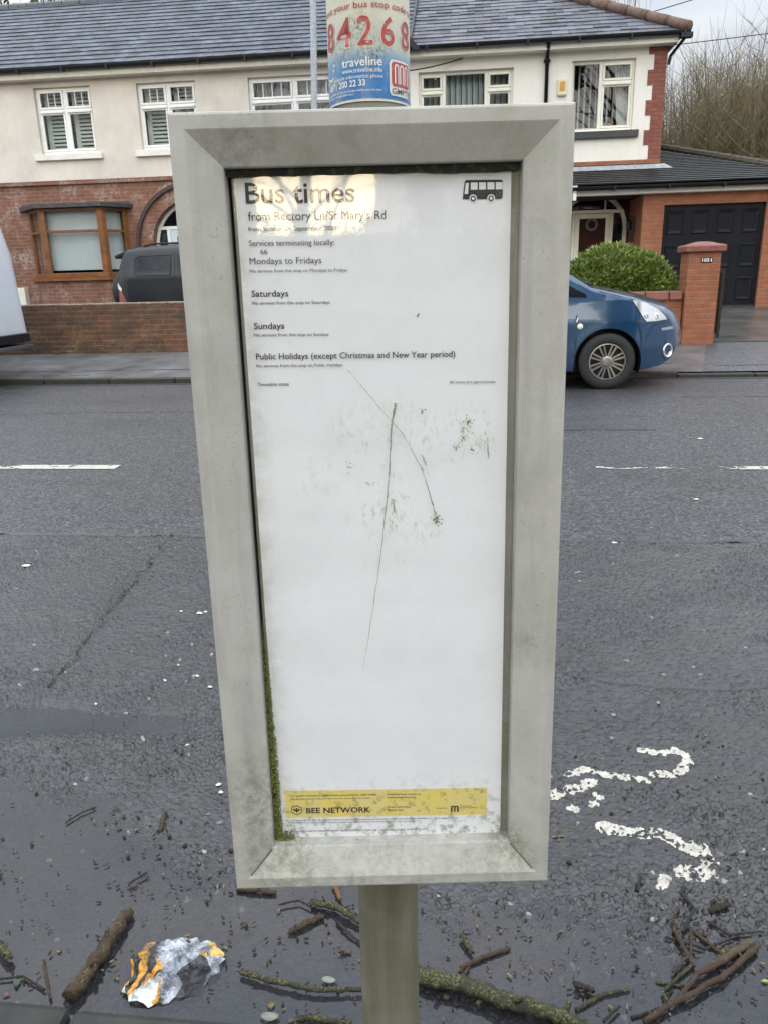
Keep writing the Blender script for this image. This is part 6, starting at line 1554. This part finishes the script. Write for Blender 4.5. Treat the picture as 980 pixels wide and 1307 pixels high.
# litter: crumpled snack wrapper
t = NT('wrapper_film'); co_ = t.co(); v_ = t.vor(26, out='Color'); sp = t.n('ShaderNodeSeparateColor'); t.l(v_, sp.inputs[0]); x_, y_, z_ = t.xyz()
wv = t.n('ShaderNodeTexWave'); wv.inputs['Scale'].default_value = 13; wv.inputs['Distortion'].default_value = 9; wv.inputs['Detail'].default_value = 3; t.l(co_, wv.inputs['Vector'])
yel = t.mix(t.rng(wv.outputs['Fac'], .52, .60), (.62,.29,.02), (.025,.022,.020))
wht = t.mix(t.rng(sp.outputs[0], .45, .55), (.50,.53,.58), (.24,.27,.31)); wht = t.mix(t.rng(sp.outputs[1], .70, .74), wht, (.035,.035,.04)); wht = t.mix(t.rng(sp.outputs[2], .90, .92), wht, (.60,.40,.10))
left = t.rng(t.math('ADD', t.math('ADD', x_, t.math('MULTIPLY', y_, .45)), t.math('MULTIPLY', t.noise(24, 3), .05)), .004, .012, 1, 0)
c = t.mix(left, wht, t.mix(t.rng(sp.outputs[1], .72, .75), yel, (.66,.66,.62)))
b_ = t.bsdf(c, .22, .15, t.bump(t.noise(60, 4, .7), .5, .006), coat=.5); tr_ = t.n('ShaderNodeBsdfTransparent'); ms = t.n('ShaderNodeMixShader'); t.l(t.math('MULTIPLY', t.rng(t.noise(22, 5, .7), .45, .6), .75), ms.inputs[0]); t.l(b_.outputs[0], ms.inputs[1]); t.l(tr_.outputs[0], ms.inputs[2]); t.l(ms.outputs[0], t.out.inputs[0]); WR = t.mat
m = MB(); rr = random.Random(2); nu_, nv_ = 40, 34
OUT = [(-.062,-.045),(-.04,-.058),(.0,-.060),(.028,-.045),(.066,-.02),(.082,.022),(.068,.046),(.03,.058),(-.004,.062),(-.03,.052),(-.058,.040),(-.070,.012),(-.058,-.012)]
def rad(a):
    pr = sorted(((math.atan2(y, x), math.hypot(x, y)) for x, y in OUT)); aa = [p[0] for p in pr]; r_ = [p[1] for p in pr]
    return float(np.interp(a, [aa[-1]-2*pi]+aa+[aa[0]+2*pi], [r_[-1]]+r_+[r_[0]]))
vs = []; fs = []
for i in range(nv_+1):
    for j in range(nu_):
        a = -pi+2*pi*j/nu_; r = rad(a)*i/nv_*(1+.05*sin(j*2.3)); x, y = r*cos(a), r*sin(a)
        X_, Y_ = np.array([x]), np.array([y])
        z = .004+.012*abs(fbm(X_*38, Y_*38, 5, 3)[0]-.5)*2+.011*abs(fbm(X_*80+Y_*40, Y_*70, 9, 2)[0]-.5)*2 - .004*(i/nv_)**2
        vs.append((x, y, z))
for i in range(nv_):
    for j in range(nu_): fs.append((i*nu_+j, i*nu_+(j+1) % nu_, (i+1)*nu_+(j+1) % nu_, (i+1)*nu_+j))
m.add(vs, fs); o = m.build('snack_wrapper', WR, None, smooth=False); o.location = (-.575, 1.125, 0); o.scale = (1.22, 1.25, 1.25); tag(o, 'crumpled yellow, black and silver snack wrapper floating by the kerb', 'litter')
# uncountable crumbs: white flecks of grit, bark and leaf fragments
m = MB(); rr = random.Random(9)
FL = [(-2.114,3.253,.030),(-1.083,2.763,.018),(-1.06,2.775,.012),(-1.166,2.774,.010),(-0.917,2.259,.012),(-0.85,2.19,.010),(-1.019,2.221,.012),(-0.94,2.215,.012),(-1.01,2.33,.008),(-1.184,2.061,.008),(0.711,3.685,.022),(1.803,6.195,.03),(1.312,4.469,.02),(-0.807,1.861,.010),(-0.644,1.661,.010),(-0.66,1.69,.014),(-.80,1.86,.009)]
for (x, y, s) in FL:
    n = 7; z = .009; m.add([(x+s*rr.uniform(.4,1)*cos(2*pi*k/n), y+s*.55*rr.uniform(.5,1.2)*sin(2*pi*k/n), z) for k in range(n)]+[(x, y, z+.006)], [(k, (k+1) % n, n) for k in range(n)])
o = m.build('grit', plain('white_grit', (.72,.72,.68), .6, .1), None); o['kind'] = 'stuff'
m = MB()
for i in range(2200):
    x = rr.gauss(-.1, .75); y = 1.06+abs(rr.gauss(0, .42))
    if rr.random() < .35: x = rr.gauss(.55, .18); y = rr.gauss(1.62, .22)
    elif rr.random() < .2: x = rr.gauss(-.62, .2); y = rr.gauss(1.72, .16)
    if y < 1.03: continue
    a = rr.uniform(0, pi); l = rr.uniform(.002,.011); w = rr.uniform(.0006,.0022)*(2.2 if rr.random() < .12 else 1); p = Vector((x, y, .0035+rr.uniform(0,.004))); d = Vector((cos(a)*l, sin(a)*l, rr.uniform(-.002,.002)))
    m.mi = rr.choice((0,0,0,1,1,2)); m.bar(p, p+d, w*2, w)
o = m.build('leaf_litter', [SM['d'], SM['b'], SM['s']], None); o['kind'] = 'stuff'
